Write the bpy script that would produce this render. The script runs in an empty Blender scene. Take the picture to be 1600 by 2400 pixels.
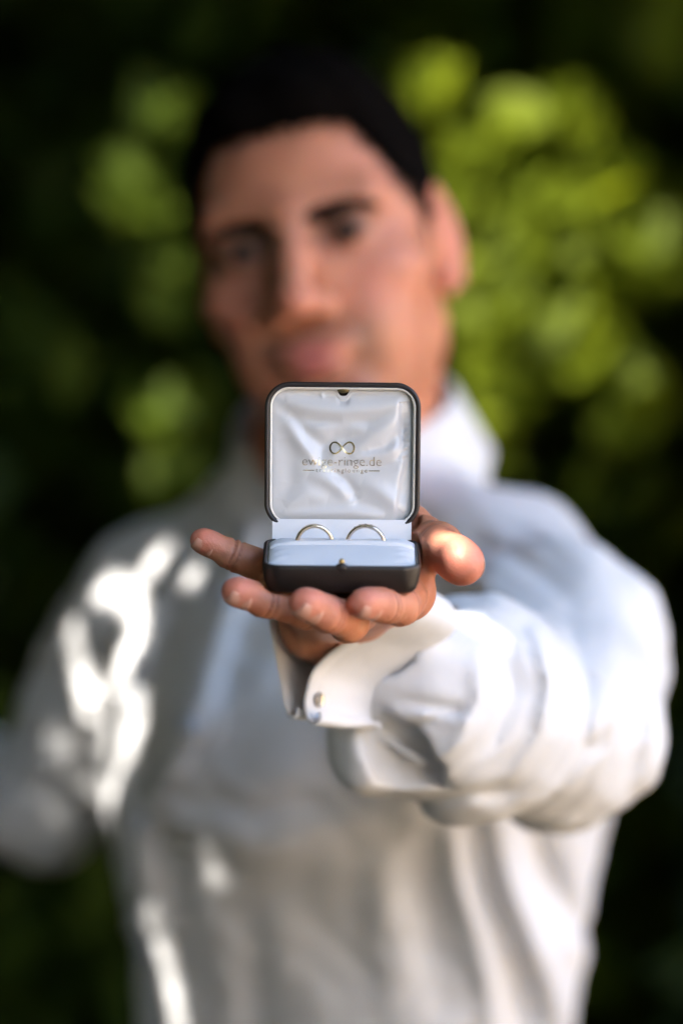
import bpy, bmesh, math, random
import numpy as np
from mathutils import Vector, Matrix
from mathutils.bvhtree import BVHTree

random.seed(7)
rng = np.random.default_rng(7)
scene = bpy.context.scene
C = scene.collection
R = math.radians

# ------------------------------------------------------------------ camera
CAM_Z = 1.52
LENS, SENS = 210.0, 36.0
K = SENS / LENS
cam_data = bpy.data.cameras.new('camera')
cam = bpy.data.objects.new('camera', cam_data)
C.objects.link(cam)
cam.location = (0, 0, CAM_Z)
cam.rotation_euler = (R(90), 0, 0)
cam_data.sensor_fit = 'VERTICAL'
cam_data.sensor_height = SENS
cam_data.sensor_width = 24.0
cam_data.lens = LENS
cam_data.clip_start = 0.05
cam_data.clip_end = 500
cam_data.dof.use_dof = True
cam_data.dof.focus_distance = 3.022
cam_data.dof.aperture_fstop = 2.8
scene.camera = cam

# ------------------------------------------------------------------ light
SUN = Vector((-0.50, -0.52, 0.70)).normalized()      # towards the sun
world = bpy.data.worlds.new('World')
scene.world = world
world.use_nodes = True
wn = world.node_tree
sky = wn.nodes.new('ShaderNodeTexSky')
sky.sky_type = 'NISHITA'
sky.sun_disc = False
sky.dust_density = 2.2
sky.ozone_density = 0.5
sky.sun_elevation = math.asin(SUN.z)
sky.sun_rotation = math.atan2(SUN.x, SUN.y)
bg = wn.nodes['Background']
wn.links.new(sky.outputs[0], bg.inputs['Color'])
bg.inputs['Strength'].default_value = 0.12
sun_data = bpy.data.lights.new('sun', 'SUN')
sun_data.energy = 2.3
sun_data.angle = R(0.55)
sun_data.color = (1.0, 0.94, 0.85)
sun = bpy.data.objects.new('sun', sun_data)
C.objects.link(sun)
sun.location = (-4, -2, 8)
sun.rotation_euler = SUN.to_track_quat('Z', 'Y').to_euler()
scene.view_settings.view_transform = 'Standard'
scene.view_settings.look = 'None'
scene.view_settings.gamma = 1
scene.view_settings.use_curve_mapping = False
scene.view_settings.exposure = 3.35
scene.render.engine = 'CYCLES'
cy = scene.cycles
cy.use_denoising = True
cy.use_adaptive_sampling = True
cy.adaptive_threshold = 0.025
cy.max_bounces = 5
cy.diffuse_bounces = 3
cy.glossy_bounces = 3
cy.transmission_bounces = 3
cy.sample_clamp_indirect = 6.0

# ------------------------------------------------------------------ helpers
def P(px, py, d):
    """photo pixel (1600x2400) at distance d metres -> world point"""
    s = K * d / 2400.0
    return np.array([(px - 800) * s, d, CAM_Z + (1200 - py) * s])

def obj(name, me, parent=None, mat=None, label=None, cat=None, group=None, kind=None):
    o = bpy.data.objects.new(name, me)
    C.objects.link(o)
    if mat is not None and me is not None:
        me.materials.append(mat)
    if parent is not None:
        setpar(o, parent)
    tag(o, label, cat, group, kind)
    return o

def tag(o, label=None, cat=None, group=None, kind=None):
    if label: o['label'] = label
    if cat: o['category'] = cat
    if group: o['group'] = group
    if kind: o['kind'] = kind

def rootmat(o):
    m = Matrix.Translation(o.location) @ o.rotation_euler.to_matrix().to_4x4()
    if o.parent:
        m = rootmat(o.parent) @ o.matrix_parent_inverse @ m
    return m

def setpar(o, parent, world=False):
    """world=True: the child's mesh is in world coordinates"""
    o.parent = parent
    if world:
        o.matrix_parent_inverse = rootmat(parent).inverted()

def empty(name, loc, label, cat, group=None, rot=(0, 0, 0)):
    o = bpy.data.objects.new(name, None)
    o.empty_display_size = 0.05
    C.objects.link(o)
    o.location = loc
    o.rotation_euler = rot
    tag(o, label, cat, group)
    return o

def mesh_np(name, v, f, smooth=True):
    me = bpy.data.meshes.new(name)
    v = np.asarray(v, np.float32)
    f = np.asarray(f, np.int32)
    n = f.shape[1]
    me.vertices.add(len(v)); me.vertices.foreach_set('co', v.ravel())
    me.loops.add(f.size); me.loops.foreach_set('vertex_index', f.ravel())
    me.polygons.add(len(f))
    me.polygons.foreach_set('loop_start', np.arange(0, f.size, n, dtype=np.int32))
    me.update(calc_edges=True)
    me.polygons.foreach_set('use_smooth', np.full(len(f), smooth))
    me.update()
    return me

def mesh_py(name, v, f, smooth=True):
    me = bpy.data.meshes.new(name)
    me.from_pydata([tuple(p) for p in v], [], [tuple(q) for q in f])
    me.polygons.foreach_set('use_smooth', [smooth] * len(me.polygons))
    me.update()
    return me

def attr(me, name, vals):
    a = me.attributes.new(name, 'FLOAT', 'POINT')
    a.data.foreach_set('value', np.asarray(vals, np.float32))

def fix_normals(me):
    bm = bmesh.new(); bm.from_mesh(me)
    bmesh.ops.recalc_face_normals(bm, faces=bm.faces)
    bm.to_mesh(me); bm.free(); me.update()

def rrect(hw, hd, r, n=6):
    pts = []
    for cx, cyy, a0 in ((hw - r, hd - r, 0), (-hw + r, hd - r, 90), (-hw + r, -hd + r, 180), (hw - r, -hd + r, 270)):
        for i in range(n + 1):
            a = R(a0 + 90 * i / n)
            pts.append((cx + r * math.cos(a), cyy + r * math.sin(a)))
    return pts

def loft(rings, cap0=True, cap1=True):
    v, f = [], []
    n = len(rings[0])
    for r in rings: v += list(r)
    for k in range(len(rings) - 1):
        for i in range(n):
            j = (i + 1) % n
            f.append((k * n + i, k * n + j, (k + 1) * n + j, (k + 1) * n + i))
    if cap0: f.append(tuple(reversed(range(n))))
    if cap1: f.append(tuple(range((len(rings) - 1) * n, len(rings) * n)))
    return v, f

# ------------------------------------------------------------------ sdf sculpting
def sm(a, b, k):
    h = np.maximum(k - np.abs(a - b), 0) / k
    return np.minimum(a, b) - h * h * k * 0.25

def smx(a, b, k):
    return -sm(-a, -b, k)

def unit(v):
    v = np.asarray(v, float)
    return v / np.linalg.norm(v)

class Grid:
    def __init__(s, lo, hi, h):
        s.lo = np.array(lo, float); s.h = h
        s.n = np.ceil((np.array(hi) - s.lo) / h).astype(int) + 1
        s.f = np.full(tuple(s.n), 0.06, np.float32)
        s.ax = [(s.lo[i] + h * np.arange(s.n[i])).astype(np.float32) for i in range(3)]
    def sub(s, lo, hi):
        a = np.clip(np.floor((np.asarray(lo) - s.lo) / s.h).astype(int), 0, s.n)
        b = np.clip(np.ceil((np.asarray(hi) - s.lo) / s.h).astype(int) + 1, 0, s.n)
        sl = tuple(slice(a[i], b[i]) for i in range(3))
        g = (s.ax[0][sl[0]][:, None, None], s.ax[1][sl[1]][None, :, None], s.ax[2][sl[2]][None, None, :])
        return sl, g
    def apply(s, fn, lo, hi, k, mode='u'):
        sl, g = s.sub(lo, hi)
        if s.f[sl].size == 0: return
        d = fn(*g).astype(np.float32)
        if mode == 'u': s.f[sl] = sm(s.f[sl], d, k)
        elif mode == 'c': s.f[sl] = smx(s.f[sl], -d, k)
    def cone(s, a, ra, b, rb, k=0.004, mode='u'):
        a = np.asarray(a, float); b = np.asarray(b, float)
        m = max(ra, rb) + k + 3 * s.h + 0.004
        ba = b - a; L = max(ba @ ba, 1e-12)
        def fn(x, y, z):
            px, py, pz = x - a[0], y - a[1], z - a[2]
            t = np.clip((px * ba[0] + py * ba[1] + pz * ba[2]) / L, 0, 1)
            d = np.sqrt((px - t * ba[0]) ** 2 + (py - t * ba[1]) ** 2 + (pz - t * ba[2]) ** 2)
            return d - (ra + (rb - ra) * t)
        s.apply(fn, np.minimum(a, b) - m, np.maximum(a, b) + m, k, mode)
    def ell(s, c, r, k=0.004, mode='u', M=None):
        c = np.asarray(c, float); r = np.asarray(r, float)
        M = np.eye(3) if M is None else np.asarray(M, float)   # rows: local axes
        m = r.max() + k + 3 * s.h + 0.004
        def fn(x, y, z):
            px, py, pz = x - c[0], y - c[1], z - c[2]
            q = [px * M[i, 0] + py * M[i, 1] + pz * M[i, 2] for i in range(3)]
            k0 = np.sqrt(sum((q[i] / r[i]) ** 2 for i in range(3)))
            k1 = np.sqrt(sum((q[i] / r[i] ** 2) ** 2 for i in range(3))) + 1e-9
            return k0 * (k0 - 1) / k1
        s.apply(fn, c - m, c + m, k, mode)
    def mesh(s):
        f = s.f
        nx, ny, nz = f.shape
        sg = f < 0
        cnt = np.zeros((nx - 1, ny - 1, nz - 1), np.int8)
        for i in (0, 1):
            for j in (0, 1):
                for k in (0, 1):
                    cnt += sg[i:nx - 1 + i, j:ny - 1 + j, k:nz - 1 + k]
        act = (cnt > 0) & (cnt < 8)
        idx = np.argwhere(act)
        imap = np.full(act.shape, -1, np.int32)
        imap[act] = np.arange(len(idx))
        pos = np.zeros((len(idx), 3)); w = np.zeros(len(idx))
        cor = [np.array(c) for c in ((0,0,0),(1,0,0),(0,1,0),(1,1,0),(0,0,1),(1,0,1),(0,1,1),(1,1,1))]
        val = [f[tuple((idx + c).T)] for c in cor]
        for a, b in ((0,1),(2,3),(4,5),(6,7),(0,2),(1,3),(4,6),(5,7),(0,4),(1,5),(2,6),(3,7)):
            va, vb = val[a], val[b]
            x = (va < 0) != (vb < 0)
            t = np.where(x, va / np.where(x, va - vb, 1), 0)
            pos += np.where(x[:, None], cor[a] + t[:, None] * (cor[b] - cor[a]), 0)
            w += x
        v = s.lo + (idx + pos / w[:, None]) * s.h
        quads = []
        for ax in range(3):
            o1, o2 = [(1, 2), (2, 0), (0, 1)][ax]
            n = list(f.shape)
            sl0 = [slice(0, n[i]) for i in range(3)]; sl1 = list(sl0)
            sl0[ax] = slice(0, n[ax] - 1); sl1[ax] = slice(1, n[ax])
            a, b = sg[tuple(sl0)], sg[tuple(sl1)]
            e = np.argwhere(a != b)
            e = e[(e[:, o1] > 0) & (e[:, o2] > 0) & (e[:, o1] < n[o1] - 1) & (e[:, o2] < n[o2] - 1)]
            flip = ~a[tuple(e.T)]
            u1 = np.zeros(3, int); u1[o1] = 1
            u2 = np.zeros(3, int); u2[o2] = 1
            q = np.stack([imap[tuple((e - u1 - u2).T)], imap[tuple((e - u2).T)], imap[tuple(e.T)], imap[tuple((e - u1).T)]], 1)
            q[flip] = q[flip][:, ::-1]
            quads.append(q)
        q = np.concatenate(quads)
        q = q[(q >= 0).all(1)]
        return v, q

def relax(v, q, it=1, lam=0.5):
    e = np.concatenate([q[:, [0, 1]], q[:, [1, 2]], q[:, [2, 3]], q[:, [3, 0]]])
    for _ in range(it):
        for l in (lam, -lam * 0.96):
            acc = np.zeros_like(v); n = np.zeros(len(v))
            for a, b in ((0, 1), (1, 0)):
                for c in range(3):
                    acc[:, c] += np.bincount(e[:, a], v[e[:, b], c], len(v))
                n += np.bincount(e[:, a], minlength=len(v))
            v = v + l * (acc / np.maximum(n, 1)[:, None] - v)
    return v

# ------------------------------------------------------------------ materials
def mat(name):
    m = bpy.data.materials.new(name)
    m.use_nodes = True
    nt = m.node_tree
    return m, nt, nt.nodes['Principled BSDF'], nt.nodes['Material Output']

def nd(nt, typ, **kw):
    n = nt.nodes.new(typ)
    for k, v in kw.items():
        if k.startswith('i_'): n.inputs[k[2:].replace('_', ' ')].default_value = v
        else: setattr(n, k, v)
    return n

def noise(nt, scale, detail=4, rough=0.55, vec=None):
    n = nd(nt, 'ShaderNodeTexNoise')
    n.inputs['Scale'].default_value = scale
    n.inputs['Detail'].default_value = detail
    n.inputs['Roughness'].default_value = rough
    if vec is None:
        tc = nd(nt, 'ShaderNodeTexCoord'); vec = tc.outputs['Object']
    nt.links.new(vec, n.inputs['Vector'])
    return n

def ramp(nt, src, stops):
    r = nd(nt, 'ShaderNodeValToRGB')
    el = r.color_ramp.elements
    while len(el) < len(stops): el.new(0.5)
    for e, (p, c) in zip(el, stops):
        e.position = p; e.color = (*c, 1) if len(c) == 3 else c
    nt.links.new(src, r.inputs[0])
    return r

def bump(nt, bsdf, h, strength, dist, prev=None):
    b = nd(nt, 'ShaderNodeBump')
    b.inputs['Strength'].default_value = strength
    b.inputs['Distance'].default_value = dist
    nt.links.new(h, b.inputs['Height'])
    if prev is not None: nt.links.new(prev.outputs[0], b.inputs['Normal'])
    nt.links.new(b.outputs[0], bsdf.inputs['Normal'])
    return b

def mixc(nt, fac, a, b, blend='MIX'):
    m = nd(nt, 'ShaderNodeMix', data_type='RGBA', blend_type=blend)
    for sock, val in ((m.inputs[0], fac), (m.inputs[6], a), (m.inputs[7], b)):
        if hasattr(val, 'is_output'): nt.links.new(val, sock)
        elif isinstance(val, (int, float)): sock.default_value = val
        else: sock.default_value = (*val, 1)
    return m.outputs[2]

def skin_material():
    m, nt, b, _ = mat('skin')
    n1 = noise(nt, 55, 5); n2 = noise(nt, 14, 3)
    base = ramp(nt, n1.outputs[0], [(0.3, (0.52, 0.198, 0.105)), (0.7, (0.62, 0.268, 0.153))]).outputs[0]
    c = mixc(nt, ramp(nt, n2.outputs[0], [(0.4, (0, 0, 0)), (0.72, (0.55, 0.55, 0.55))]).outputs[0], base, (0.56, 0.22, 0.15))
    for name, col in (('red', (0.64, 0.215, 0.165)), ('lip', (0.50, 0.12, 0.15)), ('stubble_socket_shade', (0.10, 0.062, 0.045)), ('scalp', (0.012, 0.008, 0.0065)), ('crease', (0.36, 0.13, 0.075))):
        a = nd(nt, 'ShaderNodeAttribute', attribute_name=name)
        c = mixc(nt, a.outputs['Fac'], c, col)
    nt.links.new(c, b.inputs['Base Color'])
    b.inputs['Roughness'].default_value = 0.46
    b.inputs['Specular IOR Level'].default_value = 0.4
    b.inputs['Subsurface Weight'].default_value = 0.28
    b.inputs['Subsurface Radius'].default_value = (1.0, 0.32, 0.16)
    b.inputs['Subsurface Scale'].default_value = 0.006
    vo = nd(nt, 'ShaderNodeTexVoronoi'); vo.inputs['Scale'].default_value = 900
    tc = nd(nt, 'ShaderNodeTexCoord'); nt.links.new(tc.outputs['Object'], vo.inputs['Vector'])
    n3 = noise(nt, 320, 4)
    b1 = bump(nt, b, vo.outputs['Distance'], 0.25, 0.0003)
    bump(nt, b, n3.outputs[0], 0.5, 0.0009, b1)
    return m

def cloth_material(name, col, rough=0.85, weave=2600, trans=0.12):
    m, nt, b, out = mat(name)
    n = noise(nt, 9, 3)
    c = mixc(nt, n.outputs[0], tuple(x * 0.96 for x in col), col)
    nt.links.new(c, b.inputs['Base Color'])
    b.inputs['Roughness'].default_value = rough
    b.inputs['Specular IOR Level'].default_value = 0.2
    b.inputs['Sheen Weight'].default_value = 0.15
    w = noise(nt, weave, 2); w2 = noise(nt, 60, 4)
    b1 = bump(nt, b, w.outputs[0], 0.15, 0.0002)
    bump(nt, b, w2.outputs[0], 0.25, 0.0025, b1)
    if trans:
        t = nd(nt, 'ShaderNodeBsdfTranslucent'); t.inputs['Color'].default_value = (*col, 1)
        mx = nd(nt, 'ShaderNodeMixShader'); mx.inputs[0].default_value = trans
        nt.links.new(b.outputs[0], mx.inputs[1]); nt.links.new(t.outputs[0], mx.inputs[2])
        nt.links.new(mx.outputs[0], out.inputs['Surface'])
    return m

def plain(name, col, rough=0.5, metal=0.0, spec=0.5, nscale=None, nstr=0.2, ndist=0.0004, var=0.12):
    m, nt, b, _ = mat(name)
    n = noise(nt, nscale or 40, 4)
    c = mixc(nt, n.outputs[0], tuple(x * (1 - var) for x in col), tuple(min(1, x * (1 + var)) for x in col))
    nt.links.new(c, b.inputs['Base Color'])
    b.inputs['Roughness'].default_value = rough
    b.inputs['Metallic'].default_value = metal
    b.inputs['Specular IOR Level'].default_value = spec
    if nscale: bump(nt, b, n.outputs[0], nstr, ndist)
    return m

def leather_material():
    m, nt, b, _ = mat('dark_brown_leatherette')
    n = noise(nt, 160, 4)
    c = mixc(nt, n.outputs[0], (0.011, 0.0080, 0.0075), (0.026, 0.018, 0.016))
    nt.links.new(c, b.inputs['Base Color'])
    b.inputs['Roughness'].default_value = 0.42
    vo = nd(nt, 'ShaderNodeTexVoronoi'); vo.inputs['Scale'].default_value = 1500
    tc = nd(nt, 'ShaderNodeTexCoord'); nt.links.new(tc.outputs['Object'], vo.inputs['Vector'])
    b1 = bump(nt, b, vo.outputs['Distance'], 0.22, 0.0003)
    bump(nt, b, n.outputs[0], 0.15, 0.0004, b1)
    return m

def satin_material(name, col, rough, aniso=0.5):
    m, nt, b, _ = mat(name)
    tc = nd(nt, 'ShaderNodeTexCoord')
    mp = nd(nt, 'ShaderNodeMapping'); mp.inputs['Scale'].default_value = (600, 600, 4000)
    nt.links.new(tc.outputs['Object'], mp.inputs['Vector'])
    n = noise(nt, 1.0, 2, vec=mp.outputs[0])
    c = mixc(nt, n.outputs[0], tuple(x * 0.965 for x in col), col)
    nt.links.new(c, b.inputs['Base Color'])
    b.inputs['Roughness'].default_value = rough
    b.inputs['Specular IOR Level'].default_value = 0.7
    b.inputs['Sheen Weight'].default_value = 0.25
    b.inputs['Anisotropic'].default_value = aniso
    bump(nt, b, n.outputs[0], 0.12, 0.0001)
    return m

def leaf_material(name, dark, light, trans=0.4):
    m, nt, b, out = mat(name)
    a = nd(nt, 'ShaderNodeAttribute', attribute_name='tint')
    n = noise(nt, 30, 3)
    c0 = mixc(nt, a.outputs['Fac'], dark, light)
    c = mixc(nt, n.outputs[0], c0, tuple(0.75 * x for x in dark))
    nt.links.new(c, b.inputs['Base Color'])
    b.inputs['Roughness'].default_value = 0.5
    b.inputs['Specular IOR Level'].default_value = 0.05
    t = nd(nt, 'ShaderNodeBsdfTranslucent')
    tcx = mixc(nt, 0.5, c0, (light[0] * 1.5, light[1] * 1.4, light[2] * 0.6))
    nt.links.new(tcx, t.inputs['Color'])
    mx = nd(nt, 'ShaderNodeMixShader'); mx.inputs[0].default_value = trans
    nt.links.new(b.outputs[0], mx.inputs[1]); nt.links.new(t.outputs[0], mx.inputs[2])
    nt.links.new(mx.outputs[0], out.inputs['Surface'])
    return m

M_skin = skin_material()
M_shirt = cloth_material('white_cotton', (0.80, 0.80, 0.82))
M_trouser = cloth_material('dark_wool', (0.02, 0.022, 0.03), trans=0)
M_hair = plain('dark_hair', (0.0035, 0.0026, 0.0023), 0.95, spec=0.03, nscale=700, nstr=0.6, ndist=0.002, var=0.4)
M_leather = leather_material()
M_shoe = plain('black_shoe_leather', (0.012, 0.011, 0.011), 0.3, nscale=300)
M_satin = satin_material('white_satin', (0.66, 0.66, 0.68), 0.28)
M_cushion = plain('white_cushion_cloth', (0.82, 0.82, 0.85), 0.65, spec=0.3, nscale=900, nstr=0.12, ndist=0.0002, var=0.015)
M_card = plain('cream_card', (0.80, 0.77, 0.70), 0.6, nscale=500, nstr=0.1, var=0.03)
M_gold = plain('gold_metal', (0.55, 0.38, 0.16), 0.35, 1.0)
M_foil = plain('gold_foil', (0.78, 0.57, 0.28), 0.24, 1.0, nscale=900, nstr=0.15, ndist=0.0001)
M_ring = plain('rose_white_gold', (0.74, 0.62, 0.52), 0.16, 1.0)
M_ring2 = plain('champagne_gold', (0.74, 0.60, 0.45), 0.2, 1.0)
M_silver = plain('silver', (0.42, 0.40, 0.38), 0.2, 1.0)
M_nail = plain('fingernail', (0.64, 0.33, 0.25), 0.25, var=0.05)
M_eyew_shaded = plain('shaded_eye_white', (0.12, 0.10, 0.095), 0.6, var=0.05)  # eye white darkened: the shade of the squint is in its colour
M_iris = plain('dark_iris', (0.012, 0.010, 0.009), 0.5, spec=0.2)
M_button = plain('pearl_button', (0.52, 0.58, 0.70), 0.25, var=0.05)
mst, nts, bst, _ = mat('clear_stone')
bst.inputs['Transmission Weight'].default_value = 1; bst.inputs['IOR'].default_value = 2.2; bst.inputs['Roughness'].default_value = 0.02
M_bark = plain('bark', (0.055, 0.035, 0.028), 0.9, nscale=35, nstr=0.9, ndist=0.02, var=0.4)
M_redbark = plain('reddish_bark', (0.07, 0.022, 0.018), 0.85, nscale=45, nstr=0.8, ndist=0.012, var=0.4)
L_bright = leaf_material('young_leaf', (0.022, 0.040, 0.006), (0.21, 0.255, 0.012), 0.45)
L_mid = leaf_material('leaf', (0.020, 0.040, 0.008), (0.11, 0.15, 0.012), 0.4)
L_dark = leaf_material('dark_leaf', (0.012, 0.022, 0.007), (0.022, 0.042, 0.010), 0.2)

# ------------------------------------------------------------------ setting
def soil_material():
    m, nt, b, _ = mat('woodland_floor')
    n1 = noise(nt, 1.6, 6); n2 = noise(nt, 22, 6)
    c1 = ramp(nt, n1.outputs[0], [(0.38, (0.035, 0.05, 0.018)), (0.62, (0.06, 0.045, 0.028))]).outputs[0]
    c = mixc(nt, n2.outputs[0], c1, (0.03, 0.03, 0.014))
    nt.links.new(c, b.inputs['Base Color']); b.inputs['Roughness'].default_value = 0.95
    bump(nt, b, n2.outputs[0], 0.8, 0.03)
    return m

def gravel_material():
    m, nt, b, _ = mat('pale_gravel')
    n1 = noise(nt, 120, 5); n2 = noise(nt, 3, 4)
    c1 = ramp(nt, n1.outputs[0], [(0.3, (0.42, 0.33, 0.22)), (0.7, (0.62, 0.51, 0.36))]).outputs[0]
    c = mixc(nt, n2.outputs[0], c1, (0.46, 0.36, 0.24))
    nt.links.new(c, b.inputs['Base Color']); b.inputs['Roughness'].default_value = 0.9
    bump(nt, b, n1.outputs[0], 0.8, 0.01)
    return m

gv, gf = [], []
N = 60
for i in range(N + 1):
    for j in range(N + 1):
        x = -200 + 400 * i / N; y = -200 + 400 * j / N
        r = math.hypot(x, y - 3)
        z = 0.0 if r < 8 else 0.25 * math.sin(x * 0.11) * math.cos(y * 0.09) * min(1, (r - 8) / 20)
        gv.append((x, y, z - (0.0 if r < 8 else 0.02)))
for i in range(N):
    for j in range(N):
        a = i * (N + 1) + j
        gf.append((a, a + N + 1, a + N + 2, a + 1))
obj('ground', mesh_py('ground', gv, gf), None, soil_material(), kind='structure')
pv, pf = [], []
for i in range(41):
    t = i / 40
    y = -9 + 13.2 * t
    xc = 5.2 + 0.35 * math.sin(y * 0.5)
    w = 3.8 + 0.12 * math.sin(y * 2.3)
    pv += [(xc - w, y, 0.012), (xc + w, y, 0.012)]
    if i: pf.append((2 * i - 2, 2 * i - 1, 2 * i + 1, 2 * i))
obj('path', mesh_py('path', pv, pf), None, gravel_material(), kind='structure')

gw = empty('bounce_wall', (3.9, 0.0, 0), 'added cream rendered bounce wall on the right, outside the picture', 'wall')  # unseen wall added to reflect warm sunlight onto the man
for nm, x0, x1, y0, y1, z0, z1 in (('wall_face', 3.9, 4.2, -6, 4.6, 0.0, 2.6), ('plinth', 3.84, 4.2, -6.02, 4.62, 0.0, 0.3), ('coping', 3.82, 4.28, -6.06, 4.66, 2.603, 2.69)):
    bm = bmesh.new(); bmesh.ops.create_cube(bm, size=1)
    for q in bm.verts: q.co = Vector(((x0 + x1) / 2 + q.co.x * (x1 - x0), (y0 + y1) / 2 + q.co.y * (y1 - y0), (z0 + z1) / 2 + q.co.z * (z1 - z0)))
    bmesh.ops.bevel(bm, geom=bm.edges[:], offset=0.012, segments=2, affect='EDGES')
    me = bpy.data.meshes.new(nm); bm.to_mesh(me); bm.free()
    o = obj(nm, me, None, plain('cream_render' if nm == 'wall_face' else 'sandstone', (0.72, 0.58, 0.42) if nm == 'wall_face' else (0.5, 0.4, 0.28), 0.9, nscale=30, nstr=0.4, ndist=0.01))
    setpar(o, gw, True)

# ------------------------------------------------------------------ ring box
TILT = R(11.5)
zfr = P(800, 1327, 2.964)[2]
BOX_O = Vector((0.0, 3.0, zfr - 0.0079))
box = empty('ring_box', BOX_O, 'open dark brown leatherette ring box with white satin lining, held on the palm', 'ring box', rot=(TILT, R(0.5), 0))
BOXM = rootmat(box)
mm = 0.001
HW, HD, CR = 39.4, 34.0, 10.0

def tub(hw, hd, cr, prof, flip=1):
    rings = []
    for z, ins in prof:
        rings.append([(x * mm, y * mm, z * mm * flip) for x, y in rrect(hw - ins, hd - ins, max(cr - ins, 2.0), 10)])
    return loft(rings)

prof_base = [(0, 7.5), (0.15, 5.5), (0.8, 3.6), (2.2, 2.2), (5, 1.2), (9, 0.4), (13, 0.0), (14.3, 0.15), (14.9, 0.7), (15.0, 1.5), (14.6, 2.3), (12, 2.6), (4, 2.8)]
v, f = tub(HW, HD, CR, prof_base)
me = mesh_py('base_shell', v, f); fix_normals(me)
obj('base_shell', me, box, M_leather)

# cushion (height field over the base's inner outline, slot at y = +6 mm)
SLOT = 6.0
def cushion_h(x, y):
    e = max(abs(x) / 37.2, abs(y) / 31.6)
    ex = (1 - min(1, abs(x) / 37.2) ** 7)
    if y < SLOT:
        t = (y + 31.6) / (31.6 + SLOT)
        prof = math.sin(min(1, t * 1.0) * math.pi * 0.5) ** 0.55 * 5.2
        prof -= 4.2 * math.exp(-((SLOT - y) / 1.1) ** 2)
    else:
        t = (31.6 - y) / (31.6 - SLOT)
        prof = math.sin(min(1, max(t, 0)) * math.pi * 0.5) ** 0.5 * 6.4
        prof -= 4.6 * math.exp(-((SLOT - y) / 1.1) ** 2)
    wob = 0.22 * math.sin(x * 0.11 + 1.0) * math.sin(y * 0.17) + 0.03 * math.sin(x * 0.55 + y * 0.3)
    wob += 0.5 * math.exp(-((abs(x) - 31) / 3.0) ** 2) * math.sin(y * 0.6)
    dip = -1.7 * math.exp(-(x / 3.2) ** 2 - ((y + 31.6) / 5.0) ** 2)
    return 12.6 + (prof + wob * min(1, prof)) * (ex ** 0.45) + dip
nx, ny = 90, 72
v, f = [], []
for i in range(nx + 1):
    for j in range(ny + 1):
        u = -1 + 2 * i / nx; w = -1 + 2 * j / ny
        x, y = u * 37.2, w * 31.6
        # rounded corners
        rr = 8.0
        ax, ay = abs(x) - (37.2 - rr), abs(y) - (31.6 - rr)
        if ax > 0 and ay > 0:
            l = math.hypot(ax, ay); m_ = max(ax, ay)
            s_ = m_ / l
            x = math.copysign(37.2 - rr + ax * s_, x); y = math.copysign(31.6 - rr + ay * s_, y)
        v.append((x * mm, y * mm, cushion_h(x, y) * mm))
for i in range(nx):
    for j in range(ny):
        a = i * (ny + 1) + j
        f.append((a, a + ny + 1, a + ny + 2, a + 1))
obj('cushion', mesh_py('cushion', v, f), box, M_cushion)

# clasp on the base front: leather tab with a little gold stud
bm = bmesh.new()
bmesh.ops.create_uvsphere(bm, u_segments=20, v_segments=12, radius=1)
for q in bm.verts:
    q.co = Vector((q.co.x * 3.6, q.co.y * 1.5, q.co.z * 2.6))
    q.co += Vector((0, -32.9, 13.7)); q.co *= mm
me = bpy.data.meshes.new('clasp_tab'); bm.to_mesh(me); bm.free()
for p in me.polygons: p.use_smooth = True
obj('clasp_tab', me, box, M_leather)
bm = bmesh.new()
bmesh.ops.create_uvsphere(bm, u_segments=20, v_segments=12, radius=1)
for q in bm.verts:
    q.co = Vector((q.co.x * 1.5, q.co.y * 1.3, q.co.z * 1.7)) + Vector((0, -30.4, 16.4)); q.co *= mm
me = bpy.data.meshes.new('clasp_stud'); bm.to_mesh(me); bm.free()
for p in me.polygons: p.use_smooth = True
obj('clasp_stud', me, box, M_gold)

# lid frame: local X, U (up along the lid), N (out of the opening, towards the viewer)
LEAN = R(2.0)
hinge_w = BOXM @ Vector((0, 31.0 * mm, 15.0 * mm))
LID = Matrix.Translation(hinge_w + Vector((0, 0.001, 0.0052))) @ Matrix.Rotation(R(0.5), 4, 'Y') @ Matrix.Rotation(-LEAN, 4, 'X')
# columns: X right, Y -> up, Z -> towards viewer (-Y world)
LID = LID @ Matrix(((1, 0, 0, 0), (0, 0, -1, 0), (0, 1, 0, 0), (0, 0, 0, 1)))
LIDL = BOXM.inverted() @ LID
LH = 74.2
def lidpts(v):
    return [LIDL @ Vector(p) for p in v]
def lid_outline(ins, cr=12.0, low=None):
    pts = rrect(HW - ins, LH / 2 - ins, max(cr - ins, 2.0), 10)
    out = []
    for x, y in pts:
        yy = y + LH / 2
        # the outline narrows slightly towards the hinge and bows at the top
        k = 1 - 0.035 * max(0, (18 - yy) / 18) ** 1.6
        bow = 0.9 * (1 - (x / HW) ** 2) * max(0, (yy - 40) / 34)
        side = 0.35 * math.sin(math.pi * min(1, max(0, yy / LH)))
        out.append((x * k + math.copysign(side, x), yy + bow))
    return out
prof_lid = [(-15.0, 9), (-14.8, 5.5), (-14, 3.6), (-12, 2.2), (-8, 1.0), (-3, 0.1), (-0.9, 0.0), (-0.15, 0.5), (0.0, 1.2), (-0.25, 2.0), (-1.0, 2.55), (-1.6, 2.7), (-10.5, 2.9)]
rings = [[(x * mm, y * mm, z * mm) for x, y in lid_outline(ins)] for z, ins in prof_lid]
v, f = loft(rings)
me = mesh_py('lid_shell', lidpts(v), f); fix_normals(me)
obj('lid_shell', me, box, M_leather)
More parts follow.
